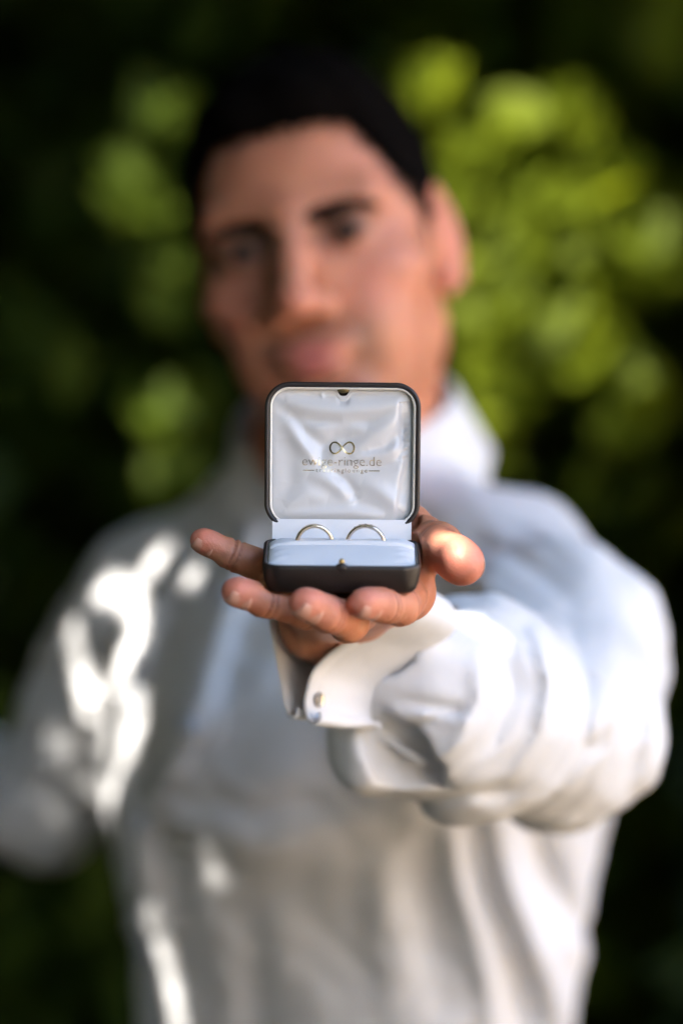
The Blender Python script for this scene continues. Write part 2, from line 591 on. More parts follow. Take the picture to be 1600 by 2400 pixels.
# cream trim frame just inside the leather
def notch(x, y):
    """the satin edge dips round the clasp notch in the middle of the lid's top edge"""
    return 5.0 * math.exp(-((x - 0.2) / 3.0) ** 4) if y > LH / 2 else 0
rings = []
for z, ins in [(-1.9, 2.62), (-0.9, 2.68), (-0.7, 2.9), (-0.85, 3.25), (-1.5, 3.6), (-3.4, 3.8)]:
    rr = []
    for x, y in lid_outline(ins):
        rr.append((x * mm, (y - (0.75 * notch(x, y) if ins > 2.65 else 0)) * mm, z * mm))
    rings.append(rr)
v, f = loft(rings, False, False)
me = mesh_py('trim', lidpts(v), f); fix_normals(me)
obj('trim', me, box, M_card)

# satin lining: height field with draped wrinkles
def seg_d(px, py, a, b):
    ax, ay = a; bx, by = b
    dx, dy = bx - ax, by - ay
    t = np.clip(((px - ax) * dx + (py - ay) * dy) / (dx * dx + dy * dy), 0, 1)
    return np.hypot(px - ax - t * dx, py - ay - t * dy), t
def poly_ridge(px, py, pts, w, amp, taper=True):
    best = np.full(np.shape(px), 1e9); tt = np.zeros(np.shape(px)); n = len(pts) - 1
    for i in range(n):
        d, t = seg_d(px, py, pts[i], pts[i + 1])
        m_ = d < best
        best = np.where(m_, d, best); tt = np.where(m_, (i + t) / n, tt)
    fade = np.sin(np.clip(tt, 0.02, 0.98) * np.pi) ** 0.5 if taper else 1.0
    return amp * np.exp(-(best / w) ** 2) * fade
# wrinkles given on a 0..100 x 0..100 panel (x right, y down from the top)
WR = [
    ([(6, 7), (24, 13), (50, 16.5), (74, 14), (94, 6)], 5.5, 1.5),        # roll sagging along the top
    ([(8, 3), (30, 4.5), (50, 5), (75, 4.5), (94, 4)], 3.2, -0.9),
    ([(10, 17), (30, 24), (50, 26.5), (70, 23), (90, 15)], 4.2, -1.0),
    ([(22, 31), (38, 27), (55, 26.5), (68, 30)], 4.2, 1.0),
    ([(10, 22), (17, 36), (25, 47), (34, 58)], 4.6, 1.3),                 # from the left corner down to the middle
    ([(5, 12), (16, 24), (28, 36), (40, 44)], 4.6, -1.1),
    ([(8, 36), (12, 52), (13, 70), (8, 84)], 6.0, -0.9),
    ([(33, 56), (36, 44), (45, 36), (57, 36.5)], 4.2, -0.8),              # swirl round the emblem
    ([(42, 56), (45, 48), (51, 44)], 4.6, 0.6),
    ([(95, 10), (84, 24), (73, 35), (62, 43), (53, 47)], 6.0, 1.2),       # from the right corner
    ([(96, 22), (87, 35), (80, 43), (68, 46)], 3.6, -1.1),
    ([(93, 43), (80, 47), (66, 51), (52, 53)], 3.8, 1.0),
    ([(90, 56), (74, 58), (60, 60)], 4.4, -0.7),
    ([(26, 62), (38, 67), (48, 74), (55, 82)], 5.0, 1.3),
    ([(42, 62), (52, 68), (58, 77), (60, 84)], 3.8, -1.0),
    ([(64, 68), (78, 77), (89, 86), (96, 95)], 5.5, 1.2),
    ([(58, 84), (74, 88), (88, 95)], 5.0, -0.7),
    ([(5, 95), (30, 93), (55, 92), (82, 94)], 3.6, 1.0),
    ([(8, 88), (26, 80), (40, 84)], 6.0, 0.7),
    ([(92, 16), (93, 30), (92, 42), (90, 54)], 3.0, -1.0),
    ([(98, 24), (94, 26)], 1.3, 0.5), ([(98, 30), (93.5, 32)], 1.3, 0.55), ([(98, 36), (93, 38)], 1.3, 0.5), ([(97, 42), (92.5, 44)], 1.3, 0.55), ([(97, 48), (92, 50)], 1.3, 0.45),
    ([(34, 1.5), (36, 7)], 1.4, 0.5),
]
# opening of the satin panel inside the trim, in lid mm
PX0, PX1, PY0, PY1 = -35.5, 35.5, 3.5, 70.9
def satin_h(x, y):
    """x, y in lid mm -> height towards the viewer in mm"""
    u = (np.asarray(x, float) - PX0) / (PX1 - PX0) * 100
    w = (PY1 - np.asarray(y, float)) / (PY1 - PY0) * 100
    e = np.minimum(np.minimum(u, 100 - u), np.minimum(w, 100 - w))
    e = np.clip(e, 0, 50)
    puff = 2.0 * (1 - np.exp(-e / 9.0)) - 1.3 * np.exp(-((u - 50) ** 2 + (w - 47) ** 2) / 900)
    h = puff
    for pts, wd, am in WR:
        h = h + 1.15 * poly_ridge(u, w, pts, wd * 1.1, am) * np.clip(e / 4, 0, 1)
    # the right-hand seam: the puff starts further in, with a wavy edge
    edge = 92.5 - 2.0 * np.sin(w * 0.075) - 3.0 * (w > 55) * np.clip((w - 55) / 12, 0, 1)
    h = h - 1.5 / (1 + np.exp(-(u - edge) * 1.4)) * (w > 8)
    return h - 4.4
n = 170
xs = np.linspace(PX0 - 0.6, PX1 + 0.6, n + 1); ys = np.linspace(PY0 - 0.6, PY1 + 0.9, n + 1)
X, Y = np.meshgrid(xs, ys, indexing='ij')
ntc = 3.9 * np.exp(-((X - 0.2) / 3.0) ** 4) * np.clip((Y - (PY1 - 9)) / 9, 0, 1)
H = satin_h(X, Y)
# rounded corners of the panel
rr = 9.0
cx = 0.5 * (PX0 + PX1); cyy = 0.5 * (PY0 + PY1); hx = (xs[-1] - xs[0]) / 2; hy = (ys[-1] - ys[0]) / 2
ax = np.abs(X - cx) - (hx - rr); ay = np.abs(Y - cyy) - (hy - rr)
l = np.hypot(ax, ay); s_ = np.where((ax > 0) & (ay > 0), np.maximum(ax, ay) / np.maximum(l, 1e-6), 1)
XX = np.where((ax > 0) & (ay > 0), cx + np.sign(X - cx) * (hx - rr + ax * s_), X)
YY = np.where((ax > 0) & (ay > 0), cyy + np.sign(Y - cyy) * (hy - rr + ay * s_), Y) - ntc
V = np.stack([XX, YY, H], -1).reshape(-1, 3) * mm
F = []
ii, jj = np.meshgrid(np.arange(n), np.arange(n), indexing='ij')
a = (ii * (n + 1) + jj).ravel()
F = np.stack([a, a + n + 1, a + n + 2, a + 1], 1)
L4 = np.array(LIDL)
Vw = V @ L4[:3, :3].T + L4[:3, 3]
satin = obj('satin_lining', mesh_np('satin_lining', Vw, F), box, M_satin)

# notch clasp plate at the lid's top
bm = bmesh.new()
bmesh.ops.create_uvsphere(bm, u_segments=16, v_segments=10, radius=1)
for q in bm.verts:
    q.co = Vector((q.co.x * 3.0, q.co.y * 1.9, q.co.z * 0.8)) + Vector((0.2, LH - 3.1, -2.0)); q.co *= mm
    q.co = LIDL @ q.co
me = bpy.data.meshes.new('clasp_catch'); bm.to_mesh(me); bm.free()
for p in me.polygons: p.use_smooth = True
obj('clasp_catch', me, box, plain('dull_brass', (0.20, 0.16, 0.08), 0.4, 1.0))

# hinge flap between lid and cushion
fv, ff = [], []
for i in range(25):
    x = -35.2 + 70.4 * i / 24
    for k, (yy, zz) in enumerate(((5.0, -0.9), (2.2, 0.35), (-1.0, 0.3), (-5.2, 0.6), (-9.0, 1.6))):
        fv.append(LIDL @ (Vector((x, yy, zz + 0.06 * math.sin(i * 1.3 + k))) * mm))
for i in range(24):
    for k in range(4):
        a = i * 5 + k
        ff.append((a, a + 5, a + 6, a + 1))
obj('hinge_flap', mesh_py('hinge_flap', fv, ff), box, M_cushion)

# gold foil print, laid on the satin
def foil(verts2, faces, name):
    v2 = np.array(verts2)
    h = satin_h(v2[:, 0], v2[:, 1]) + 0.3
    vv = np.stack([v2[:, 0], v2[:, 1], h], 1) * mm
    obj(name, mesh_py(name, vv @ L4[:3, :3].T + L4[:3, 3], faces, False), satin, M_foil)
def lid_y(py):   # photo row -> height on the lid in mm
    dist = 3.03
    return ((CAM_Z + (1200 - py) * K * dist / 2400) - (LID.translation.z)) / mm
def text_foil(txt, width, x0, ybase, name, spacing=1.0, thin=0.0):
    cu = bpy.data.curves.new(name, 'FONT')
    cu.body = txt; cu.size = 1.0; cu.space_character = spacing; cu.offset = thin
    cu.fill_mode = 'FRONT'
    cu.resolution_u = 3
    to = bpy.data.objects.new(name, cu); C.objects.link(to)
    dg = bpy.context.evaluated_depsgraph_get()
    m_ = bpy.data.meshes.new_from_object(to.evaluated_get(dg))
    bpy.data.objects.remove(to)
    bm = bmesh.new(); bm.from_mesh(m_)
    bmesh.ops.triangulate(bm, faces=bm.faces)
    for _ in range(3):
        le = [e for e in bm.edges if e.calc_length() > 0.16]
        bmesh.ops.subdivide_edges(bm, edges=le, cuts=1)
        bmesh.ops.triangulate(bm, faces=bm.faces)
    bm.verts.index_update()
    vs = np.array([q.co[:2] for q in bm.verts]); fs = [[q.index for q in fc.verts] for fc in bm.faces]
    bm.free(); bpy.data.meshes.remove(m_)
    s = width / (vs[:, 0].max() - vs[:, 0].min())
    vs = (vs - [vs[:, 0].min(), 0]) * s + [x0, ybase]
    foil(vs, fs, name)
text_foil('ewige-ringe.de', 40.0, -20.3, lid_y(1091), 'gold_lettering', 1.0, -0.02)
text_foil('trauringlounge', 26.0, -13.4, lid_y(1106.5), 'small_gold_lettering', 1.35, -0.012)
for x0, x1 in ((-20.0, -14.3), (13.4, 19.0)):
    yb = lid_y(1103)
    xs_ = np.linspace(x0, x1, 12)
    vs = [(x, yb) for x in xs_] + [(x, yb + 0.32) for x in xs_]
    foil(vs, [(i, i + 1, i + 13, i + 12) for i in range(11)], 'gold_rule')
yc = lid_y(1049)
vs, fs = [], []
for i in range(96):
    t = 2 * math.pi * i / 96
    d = 1 + math.sin(t) ** 2
    p = np.array([6.1 * math.cos(t) / d, 8.3 * math.sin(t) * math.cos(t) / d])
    t2 = t + 0.01; d2 = 1 + math.sin(t2) ** 2
    q = np.array([6.1 * math.cos(t2) / d2, 8.3 * math.sin(t2) * math.cos(t2) / d2])
    tg = (q - p) / np.linalg.norm(q - p); nn = np.array([-tg[1], tg[0]]) * 0.38
    vs += [p + nn + [-0.2, yc], p - nn + [-0.2, yc]]
for i in range(96):
    j = (i + 1) % 96
    fs.append((2 * i, 2 * i + 1, 2 * j + 1, 2 * j))
foil(vs, fs, 'infinity_emblem')

# ------------------------------------------------------------------ rings
def ring_mesh(name, ro, th, wid):
    n, prof = 96, []
    for k in range(16):
        a = 2 * math.pi * k / 16
        c, s = math.cos(a), math.sin(a)
        prof.append((math.copysign(abs(c) ** 0.6, c) * th / 2, math.copysign(abs(s) ** 0.6, s) * wid / 2))
    v, f = [], []
    for i in range(n):
        t = 2 * math.pi * i / n
        for (dr, dy) in prof:
            r = ro - th / 2 + dr
            v.append((r * math.cos(t) * mm, dy * mm, r * math.sin(t) * mm))
    for i in range(n):
        for k in range(16):
            f.append((i * 16 + k, i * 16 + (k + 1) % 16, ((i + 1) % n) * 16 + (k + 1) % 16, ((i + 1) % n) * 16 + k))
    me = mesh_py(name, v, f); fix_normals(me)
    return me
for px, ro, yaw, m_, lab in ((736.5, 9.9, 5, M_ring2, 'plain gold wedding ring standing left in the white cushion slot'), (856.5, 10.4, -4, M_ring, 'gold wedding ring with tiny stones standing right in the white cushion slot')):
    o = obj('wedding_ring', ring_mesh('wedding_ring', ro, 2.05, 3.8), None, m_, lab, 'ring', 'wedding rings in the cushion')
    lx = (px - 800) * K * 3.006 / 2400
    w = BOXM @ Vector((lx, SLOT * mm, 0))
    ztop = P(px, 1227.5, 3.006)[2]
    o.location = (w.x, w.y + 0.0035, ztop - ro * mm)
    o.rotation_euler = (R(9), R(0.5), R(yaw))
    if px > 800:
        sb = bmesh.new(); bmesh.ops.create_icosphere(sb, subdivisions=1, radius=0.62 * mm)
        for q in sb.verts:
            if q.co.z > 0.25 * mm: q.co.z = 0.25 * mm
        sme = bpy.data.meshes.new('stone'); sb.to_mesh(sme); sb.free(); sme.materials.append(mst)
        for a in (122, 106, 90, 74):
            so = bpy.data.objects.new('stone', sme); C.objects.link(so); so.parent = o
            so.location = ((ro - 0.1) * math.cos(R(a)) * mm, -0.9 * mm, (ro - 0.1) * math.sin(R(a)) * mm)
            so.rotation_euler = (R(18), R(90 - a), 0)

# ------------------------------------------------------------------ the man
D0 = 3.0
def H_(px, py, dd):            # point on the hand: dd in mm behind the box centre
    return P(px, py, D0 + dd * mm)

W = H_(785, 1425, 122)
ELB = P(1362, 1700, 3.335)
SHL = P(1188, 1388, 3.59)
SHR = P(395, 1440, 3.80)
HEADC = P(752, 578, 3.63)
AX = unit(ELB - W)                       # from the wrist up the forearm
ROOT = (float((SHL[0] + SHR[0]) / 2), 3.74, 0.0)
person = empty('person', ROOT, 'man in a white dress shirt holding the open ring box towards the viewer', 'person')

def child(name, me, parent, m_):
    o = bpy.data.objects.new(name, me); C.objects.link(o)
    if m_ is not None: me.materials.append(m_)
    setpar(o, parent, True)
    return o

# --- hand
def make_hand():
    lo = np.minimum.reduce([H_(440, 1560, -70), H_(440, 1560, 180)]) ; hi = np.array([0.085, 3.20, P(800, 1150, 3.0)[2]])
    lo = np.array([-0.085, 2.93, P(800, 1640, 3.1)[2]])
    h = 0.0010
    G = Grid(lo, hi, h)
    fingers = {
        'index': ([H_(952, 1388, 28), H_(938, 1417, -12), H_(900, 1416, -32), H_(853, 1417, -43)], [13.0, 9.4, 8.4, 7.2]),
        'middle': ([H_(858, 1402, 20), H_(815, 1456, -18), H_(768, 1437, -41), H_(717, 1418, -51)], [12.8, 9.4, 8.5, 7.6]),
        'ring': ([H_(790, 1412, 26), H_(712, 1427, -8), H_(622, 1406, -25), H_(556, 1390, -33)], [12.2, 9.0, 7.9, 6.9]),
        'pinky': ([H_(728, 1412, 40), H_(622, 1331, 40), H_(545, 1299, 36), H_(476, 1270, 31)], [11.4, 8.2, 7.2, 5.9]),
        'thumb': ([H_(900, 1372, 90), H_(946, 1246, 58), H_(1028, 1280, 27), H_(1086, 1319, 3)], [15, 13.2, 11.7, 10.2]),
    }
    # palm
    mcps = {k: j[0] for k, (j, r) in fingers.items()}
    lat = unit(mcps['index'] - mcps['pinky'])
    wa, wb = W + lat * 0.010 + [0, 0, 0.002], W - lat * 0.011 - [0, 0, 0.009]
    fdir = unit(ELB - W)
    for base in (wa, wb):
        G.cone(base, 0.0180, base + fdir * 0.10, 0.0195, 0.012)
    for k in ('index', 'middle', 'ring', 'pinky'):
        t = {'index': 0.9, 'middle': 0.35, 'ring': -0.3, 'pinky': -0.9}[k]
        G.cone(W + lat * 0.012 * t, 0.0165, mcps[k], 0.0128 if k != 'pinky' else 0.0115, 0.010)
    G.cone(W + lat * 0.014, 0.016, fingers['thumb'][0][0], 0.015, 0.012)          # thenar
    G.cone(fingers['thumb'][0][0], 0.015, fingers['thumb'][0][1], 0.0128, 0.012)
    G.cone(fingers['thumb'][0][1], 0.009, mcps['index'], 0.010, 0.014)             # web
    nails = []
    for k, (j, r) in fingers.items():
        g = Grid(lo, hi, h)
        st = 1 if k == 'thumb' else 0
        for i in range(st, 3):
            kk = 0.004
            # bone with a slightly waisted shaft
            a, b, ra, rb = j[i], j[i + 1], r[i] * mm, r[i + 1] * mm
            mid = (a + b) / 2; rm = (ra + rb) / 2 * (0.95 if i else 0.97)
            if i == 2:
                g.cone(a, ra, b, rb, kk)
            else:
                g.cone(a, ra, mid, rm, kk); g.cone(mid, rm, b, rb, kk)
        t = unit(j[3] - j[2])
        dors = np.array([-0.05, -0.62, -0.78]) if k != 'thumb' else np.array([0.45, 0.90, 0.10])
        dors = unit(dors - t * (dors @ t))
        side = np.cross(dors, t)
        # fleshy pad on the palm side, rounded tip
        rt = r[3] * mm
        Mx = np.stack([t, dors, side])
        if k == 'thumb':
            g.ell(j[3] - t * 0.004 - dors * 0.0015, (rt * 1.75, rt * 0.92, rt * 1.12), 0.005, M=Mx)
        else:
            g.ell(j[3] - t * 0.003 - dors * 0.0014, (rt * 1.5, rt * 0.95, rt * 1.03), 0.004, M=Mx)
        # knuckle lumps on the back of the joints
        if k != 'thumb':
            for q in (1, 2):
                tt = unit(j[q + 1] - j[q - 1]); dd = np.array([0.1, -0.4, -0.9]); dd = unit(dd - tt * (dd @ tt))
                g.ell(j[q] + dd * r[q] * mm * 0.42, (r[q] * mm * 0.85, r[q] * mm * 0.68, r[q] * mm * 0.82), 0.004, M=np.stack([tt, dd, np.cross(dd, tt)]))
        G.f = sm(G.f, g.f, 0.0075 if k == 'thumb' else 0.0035)
        nails.append((k, j[3], t, dors, side, rt))
    # skin creases: shallow grooves round joints
    def groove(c, axis, rad, wd=0.0008, depth=0.0011):
        c = np.asarray(c); axis = unit(axis)
        sl, g = G.sub(c - rad - 0.004, c + rad + 0.004)
        q = (g[0] - c[0]) * axis[0] + (g[1] - c[1]) * axis[1] + (g[2] - c[2]) * axis[2]
        rr = np.sqrt((g[0] - c[0]) ** 2 + (g[1] - c[1]) ** 2 + (g[2] - c[2]) ** 2)
        G.f[sl] += (depth * np.exp(-(q / wd) ** 2) * np.clip((rad + 0.003 - rr) / 0.002, 0, 1)).astype(np.float32)
    for k, (j, r) in fingers.items():
        for q in (1, 2):
            tt = unit(j[q + 1] - j[q - 1])
            for o_ in ((-0.0016, 0.0014) if k != 'thumb' else (0.0,)):
                groove(j[q] + tt * o_, tt + rng.normal(0, 0.06, 3), r[q] * mm * 1.05)
    # thumb base fold lines
    groove(H_(985, 1262, 45), unit(H_(1028, 1280, 27) - H_(946, 1246, 58)), 0.016, 0.0012, 0.0012)
    # keep clear of the box (flesh presses against it)
    Mi = np.array(BOXM.inverted())
    x, y, z = (G.ax[0][:, None, None], G.ax[1][None, :, None], G.ax[2][None, None, :])
    q = [Mi[i, 0] * x + Mi[i, 1] * y + Mi[i, 2] * z + Mi[i, 3] for i in range(3)]
    def rbox(q, c, hh, r):
        d = [np.abs(q[i] - c[i]) - (hh[i] - r) for i in range(3)]
        return np.sqrt(sum(np.maximum(d[i], 0) ** 2 for i in range(3))) + np.minimum(np.maximum(np.maximum(d[0], d[1]), d[2]), 0) - r
    bx = rbox(q, (0, 0, 0.010), (HW * mm + 0.0003, HD * mm + 0.0003, 0.0103), 0.006)
    G.f = smx(G.f, -bx.astype(np.float32), 0.0015)
    Li = np.array(LID.inverted())
    q = [Li[i, 0] * x + Li[i, 1] * y + Li[i, 2] * z + Li[i, 3] for i in range(3)]
    bx = rbox(q, (0, LH / 2 * mm, -0.0075), (HW * mm + 0.0006, LH / 2 * mm + 0.0006, 0.0079), 0.005)
    G.f = smx(G.f, -bx.astype(np.float32), 0.0015)
    v, f = G.mesh()
    v = relax(v, f, 2)
    # keep the biggest piece
    red = np.zeros(len(v))
    for k, tp, t, dors, side, rt in nails:
        d = np.linalg.norm(v - (tp + t * rt * 0.3 - dors * rt * 0.2), axis=1)
        red = np.maximum(red, 0.85 * np.exp(-(d / (rt * 1.7)) ** 2))
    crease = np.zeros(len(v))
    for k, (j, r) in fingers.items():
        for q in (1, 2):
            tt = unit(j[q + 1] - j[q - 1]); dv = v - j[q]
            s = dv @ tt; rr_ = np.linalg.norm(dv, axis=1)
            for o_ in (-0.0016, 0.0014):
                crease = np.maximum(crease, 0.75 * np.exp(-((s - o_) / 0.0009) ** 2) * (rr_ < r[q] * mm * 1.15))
    return v, f, red, crease, nails

hv, hf, hred, hcrease, nails = make_hand()

# --- head (own axes: x to the viewer's right, y to the back of the head, z up; eyes at z = 0)
HROT = Matrix.Rotation(R(-12.0), 3, 'Y') @ Matrix.Rotation(R(-11), 3, 'Z') @ Matrix.Rotation(R(-2), 3, 'X')
HR = np.array(HROT)
def head_w(p): return np.asarray(p) @ HR.T + HEADC
NECKB = np.array(HROT.inverted() @ Vector(P(800, 1150, 3.71) - HEADC))
def make_head():
    G = Grid((-0.105, -0.135, -0.25), (0.105, 0.135, 0.13), 0.0017)
    G.ell((0, 0.014, 0.016), (0.0735, 0.098, 0.092), 0.01)
    G.ell((0, -0.020, 0.026), (0.066, 0.066, 0.068), 0.02)
    G.ell((0, -0.032, -0.045), (0.060, 0.056, 0.076), 0.025)
    for s in (-1, 1):
        G.cone((s * 0.047, 0.010, -0.062), 0.015, (s * 0.014, -0.074, -0.104), 0.015, 0.022)
        G.ell((s * 0.047, -0.052, -0.026), (0.021, 0.022, 0.016), 0.02)
        G.ell((s * 0.032, -0.058, -0.060), (0.019, 0.020, 0.026), 0.02)
    G.ell((0, -0.080, -0.103), (0.021, 0.016, 0.015), 0.018)
    G.cone((-0.044, -0.072, 0.018), 0.012, (0, -0.081, 0.015), 0.012, 0.014)
    G.cone((0.044, -0.072, 0.018), 0.012, (0, -0.081, 0.015), 0.012, 0.014)
    for s in (-1, 1):
        G.ell((s * 0.0315, -0.094, 0.001), (0.0215, 0.0195, 0.0130), 0.009, 'c')
        G.ell((s * 0.032, -0.0725, -0.001), (0.0150, 0.0138, 0.0130), 0.004)       # lids
        G.ell((s * 0.032, -0.0875, -0.0020), (0.0140, 0.0085, 0.0046), 0.0015, 'c')  # eye slit
    G.cone((0, -0.086, 0.012), 0.008, (0, -0.112, -0.034), 0.0105, 0.010)
    G.ell((0, -0.113, -0.038), (0.0115, 0.011, 0.010), 0.006)
    for s in (-1, 1):
        G.ell((s * 0.0135, -0.100, -0.042), (0.0082, 0.0105, 0.0085), 0.006)
        G.ell((s * 0.007, -0.108, -0.0505), (0.0038, 0.006, 0.004), 0.002, 'c')
    G.ell((0, -0.088, -0.066), (0.024, 0.0095, 0.0085), 0.010)
    G.ell((0, -0.0910, -0.0668), (0.020, 0.0075, 0.0036), 0.004)
    G.ell((0, -0.0900, -0.0762), (0.018, 0.0085, 0.0047), 0.004)
    G.cone((-0.024, -0.092, -0.0715), 0.0016, (0, -0.104, -0.0722), 0.0016, 0.002, 'c')
    G.cone((0.024, -0.092, -0.0705), 0.0016, (0, -0.104, -0.0722), 0.0016, 0.002, 'c')
    G.ell((0, -0.098, -0.089), (0.016, 0.007, 0.005), 0.006, 'c')
    for s in (-1, 1):   # ears
        a = R(16 * s)
        c, sn = math.cos(R(16)), math.sin(R(16))
        Mx = np.array([[c, -s * sn, 0], [s * sn, c, 0.12], [0, -0.12, 1]])
        G.ell((s * 0.0735, 0.017, -0.010), (0.0065, 0.0180, 0.0320), 0.006, M=Mx)
        G.ell((s * 0.0812, 0.009, -0.004), (0.006, 0.011, 0.019), 0.004, 'c', M=Mx)
        G.ell((s * 0.0705, 0.002, -0.012), (0.005, 0.005, 0.008), 0.004, M=Mx)
        G.ell((s * 0.0715, 0.006, -0.036), (0.0055, 0.008, 0.010), 0.005)
    G.cone((0, 0.030, -0.055), 0.055, NECKB, 0.060, 0.022)
    for s in (-1, 1):
        G.cone((s * 0.040, 0.035, -0.07), 0.010, NECKB + np.array([s * 0.018, -0.05, 0.0]), 0.011, 0.02)
    G.ell((0, -0.035, -0.145), (0.012, 0.014, 0.016), 0.015)
    v, f = G.mesh()
    return relax(v, f, 2), f
kv, kf = make_head()
x, y, z = kv.T
g2 = lambda c, r: np.exp(-(((x - c[0]) / r[0]) ** 2 + ((y - c[1]) / r[1]) ** 2 + ((z - c[2]) / r[2]) ** 2))
lip = np.clip(g2((0, -0.100, -0.0668), (0.019, 0.012, 0.0040)) + g2((0, -0.100, -0.0765), (0.017, 0.012, 0.0050)), 0, 1) * 0.8
stub_shade = np.clip(0.45 * g2((0, -0.095, -0.056), (0.032, 0.03, 0.008)) + 1.0 * (g2((0.030, -0.085, 0.003), (0.021, 0.03, 0.0125)) + g2((-0.030, -0.085, 0.003), (0.021, 0.03, 0.0125))) + 0.5 * g2((0, -0.07, -0.100), (0.055, 0.06, 0.022)) + 0.5 * (g2((0.03, -0.085, -0.068), (0.009, 0.03, 0.014)) + g2((-0.03, -0.085, -0.068), (0.009, 0.03, 0.014))), 0, 0.88) * (1 - lip)  # beard stubble, plus eye-socket shade painted into the skin colour
red = np.clip(0.5 * (g2((0.042, -0.07, -0.034), (0.02, 0.03, 0.018)) + g2((-0.042, -0.07, -0.034), (0.02, 0.03, 0.018))) + 0.55 * g2((0, -0.115, -0.038), (0.013, 0.02, 0.014)) + 0.4 * (np.abs(x) > 0.0725) * (y < 0.045), 0, 0.85)
def hair_d(x, y, z):
    """signed: negative where hair grows"""
    front = 0.072 - 0.25 * np.clip(np.abs(x) - 0.028, 0, 1) - 6.0 * np.clip(np.abs(x) - 0.040, 0, 1) ** 1.35     # hairline height over the forehead
    sideh = np.where(y > 0.03, -0.065 - 0.35 * (y - 0.03), np.where(y > -0.012, 0.012 - 0.0 * y, np.where(y > -0.035, -0.012, 0.2)))
    d1 = front - z
    side = (np.abs(x) > 0.05) | (y > 0.02)
    return np.where(y < -0.030, d1, sideh - z)
hd = hair_d(x, y, z)
hd = hd + 0.004 * np.sin(x * 190) * np.sin(y * 150 + z * 170)
scalp = np.clip(0.5 - hd / 0.028, 0, 1) ** 0.9 * 0.97
scalp = np.where((np.abs(x) > 0.0735) & (z < 0.028) & (y < 0.05), 0, scalp)
ns = len(hv)

# --- hidden body inside the shirt, joining head and hand
def lerp_tab(z, tab):
    zz = [t[0] for t in tab]
    return [np.interp(z, zz, [t[i] for t in tab]) for i in range(1, len(tab[0]))]
latv = unit(np.array([SHL[0] - SHR[0], SHL[1] - SHR[1], 0]))
fwd = np.array([latv[1], -latv[0], 0])          # to the front of the chest
if fwd[1] > 0: fwd = -fwd
# torso table: z, centre x, centre y, half width (lateral), half depth
def zpy(py, d=3.70): return float(P(800, py, d)[2])
def xpx(px, d=3.70): return float(P(px, 1200, d)[0])
TORSO = [
    (0.86, xpx(830), 3.74, 0.165, 0.120),
    (1.00, xpx(830), 3.74, 0.155, 0.115),
    (1.10, xpx(832), 3.73, 0.150, 0.112),
    (zpy(2400), xpx(832), 3.72, 0.149, 0.113),
    (zpy(2150), xpx(838), 3.71, 0.163, 0.124),
    (zpy(1900), xpx(820), 3.70, 0.178, 0.132),
    (zpy(1650), xpx(800), 3.70, 0.180, 0.126),
    (zpy(1450), xpx(795), 3.70, 0.168, 0.106),
    (zpy(1300), xpx(800), 3.70, 0.135, 0.085),
    (zpy(1190), xpx(810), 3.70, 0.080, 0.068),
    (zpy(1120), xpx(815), 3.70, 0.060, 0.060),
]
def torso_fn(grow):
    def fn(x, y, z):
        cx, cy_, a, b = lerp_tab(z, TORSO)
        a = a + grow; b = b + grow
        u = (x - cx) * latv[0] + (y - cy_) * latv[1]
        w = (x - cx) * fwd[0] + (y - cy_) * fwd[1]
        k0 = np.sqrt((u / a) ** 2 + (w / b) ** 2 + 1e-9)
        k1 = np.sqrt((u / a ** 2) ** 2 + (w / b ** 2) ** 2) + 1e-6
        k0r = np.sqrt((u / a) ** 2 + (w / b) ** 2)
        return np.clip((k0 - 1) * np.minimum(a, b), -0.06, 0.2) * 0.9
    return fn
ELR = P(95, 1885, 3.86)
HIPR = ELR + np.array([-0.12, 0.19, 0.03])
def make_body():
    G = Grid((-0.34, 3.13, 0.95), (0.30, 4.05, 1.70), 0.006)
    G.apply(torso_fn(-0.022), (-0.34, 3.4, 0.98), (0.30, 4.05, zpy(1150)), 0.02)
    G.cone(SHL - latv * 0.03, 0.040, ELB, 0.028, 0.03)
    G.cone(ELB, 0.026, ELB + (W - ELB) * 0.75, 0.025, 0.02)
    G.cone(SHR + latv * 0.03, 0.040, ELR, 0.024, 0.03)
    G.cone(ELR, 0.024, HIPR, 0.022, 0.02)
    G.cone(P(800, 1300, 3.71), 0.06, P(800, 1120, 3.70), 0.05, 0.03)
    v, f = G.mesh()
    return v, f
bv, bf = make_body()
kw = head_w(kv)
def cut(v, q, keep):
    k = keep[q].all(1)
    return q[k]
hf = cut(hv, hf, (hv - W) @ AX < 0.062)
kf_ = cut(kw, kf, kw[:, 2] > zpy(1128))
armz = ((bv - W) @ AX > 0.078) | (bv[:, 1] > 3.45)
bf = cut(bv, bf, armz & (bv[:, 2] < zpy(1162)))
allv = np.concatenate([hv, kw, bv]); allf = np.concatenate([hf, kf_ + len(hv), bf + len(hv) + len(kw)])
me = mesh_np('body', allv, allf)
z0 = np.zeros
attr(me, 'red', np.concatenate([hred, red, z0(len(bv))]))
attr(me, 'lip', np.concatenate([z0(len(hv)), lip, z0(len(bv))]))
attr(me, 'stubble_socket_shade', np.concatenate([z0(len(hv)), stub_shade, z0(len(bv))]))
attr(me, 'scalp', np.concatenate([z0(len(hv)), scalp, z0(len(bv))]))
attr(me, 'crease', np.concatenate([hcrease, z0(len(kv)), z0(len(bv))]))
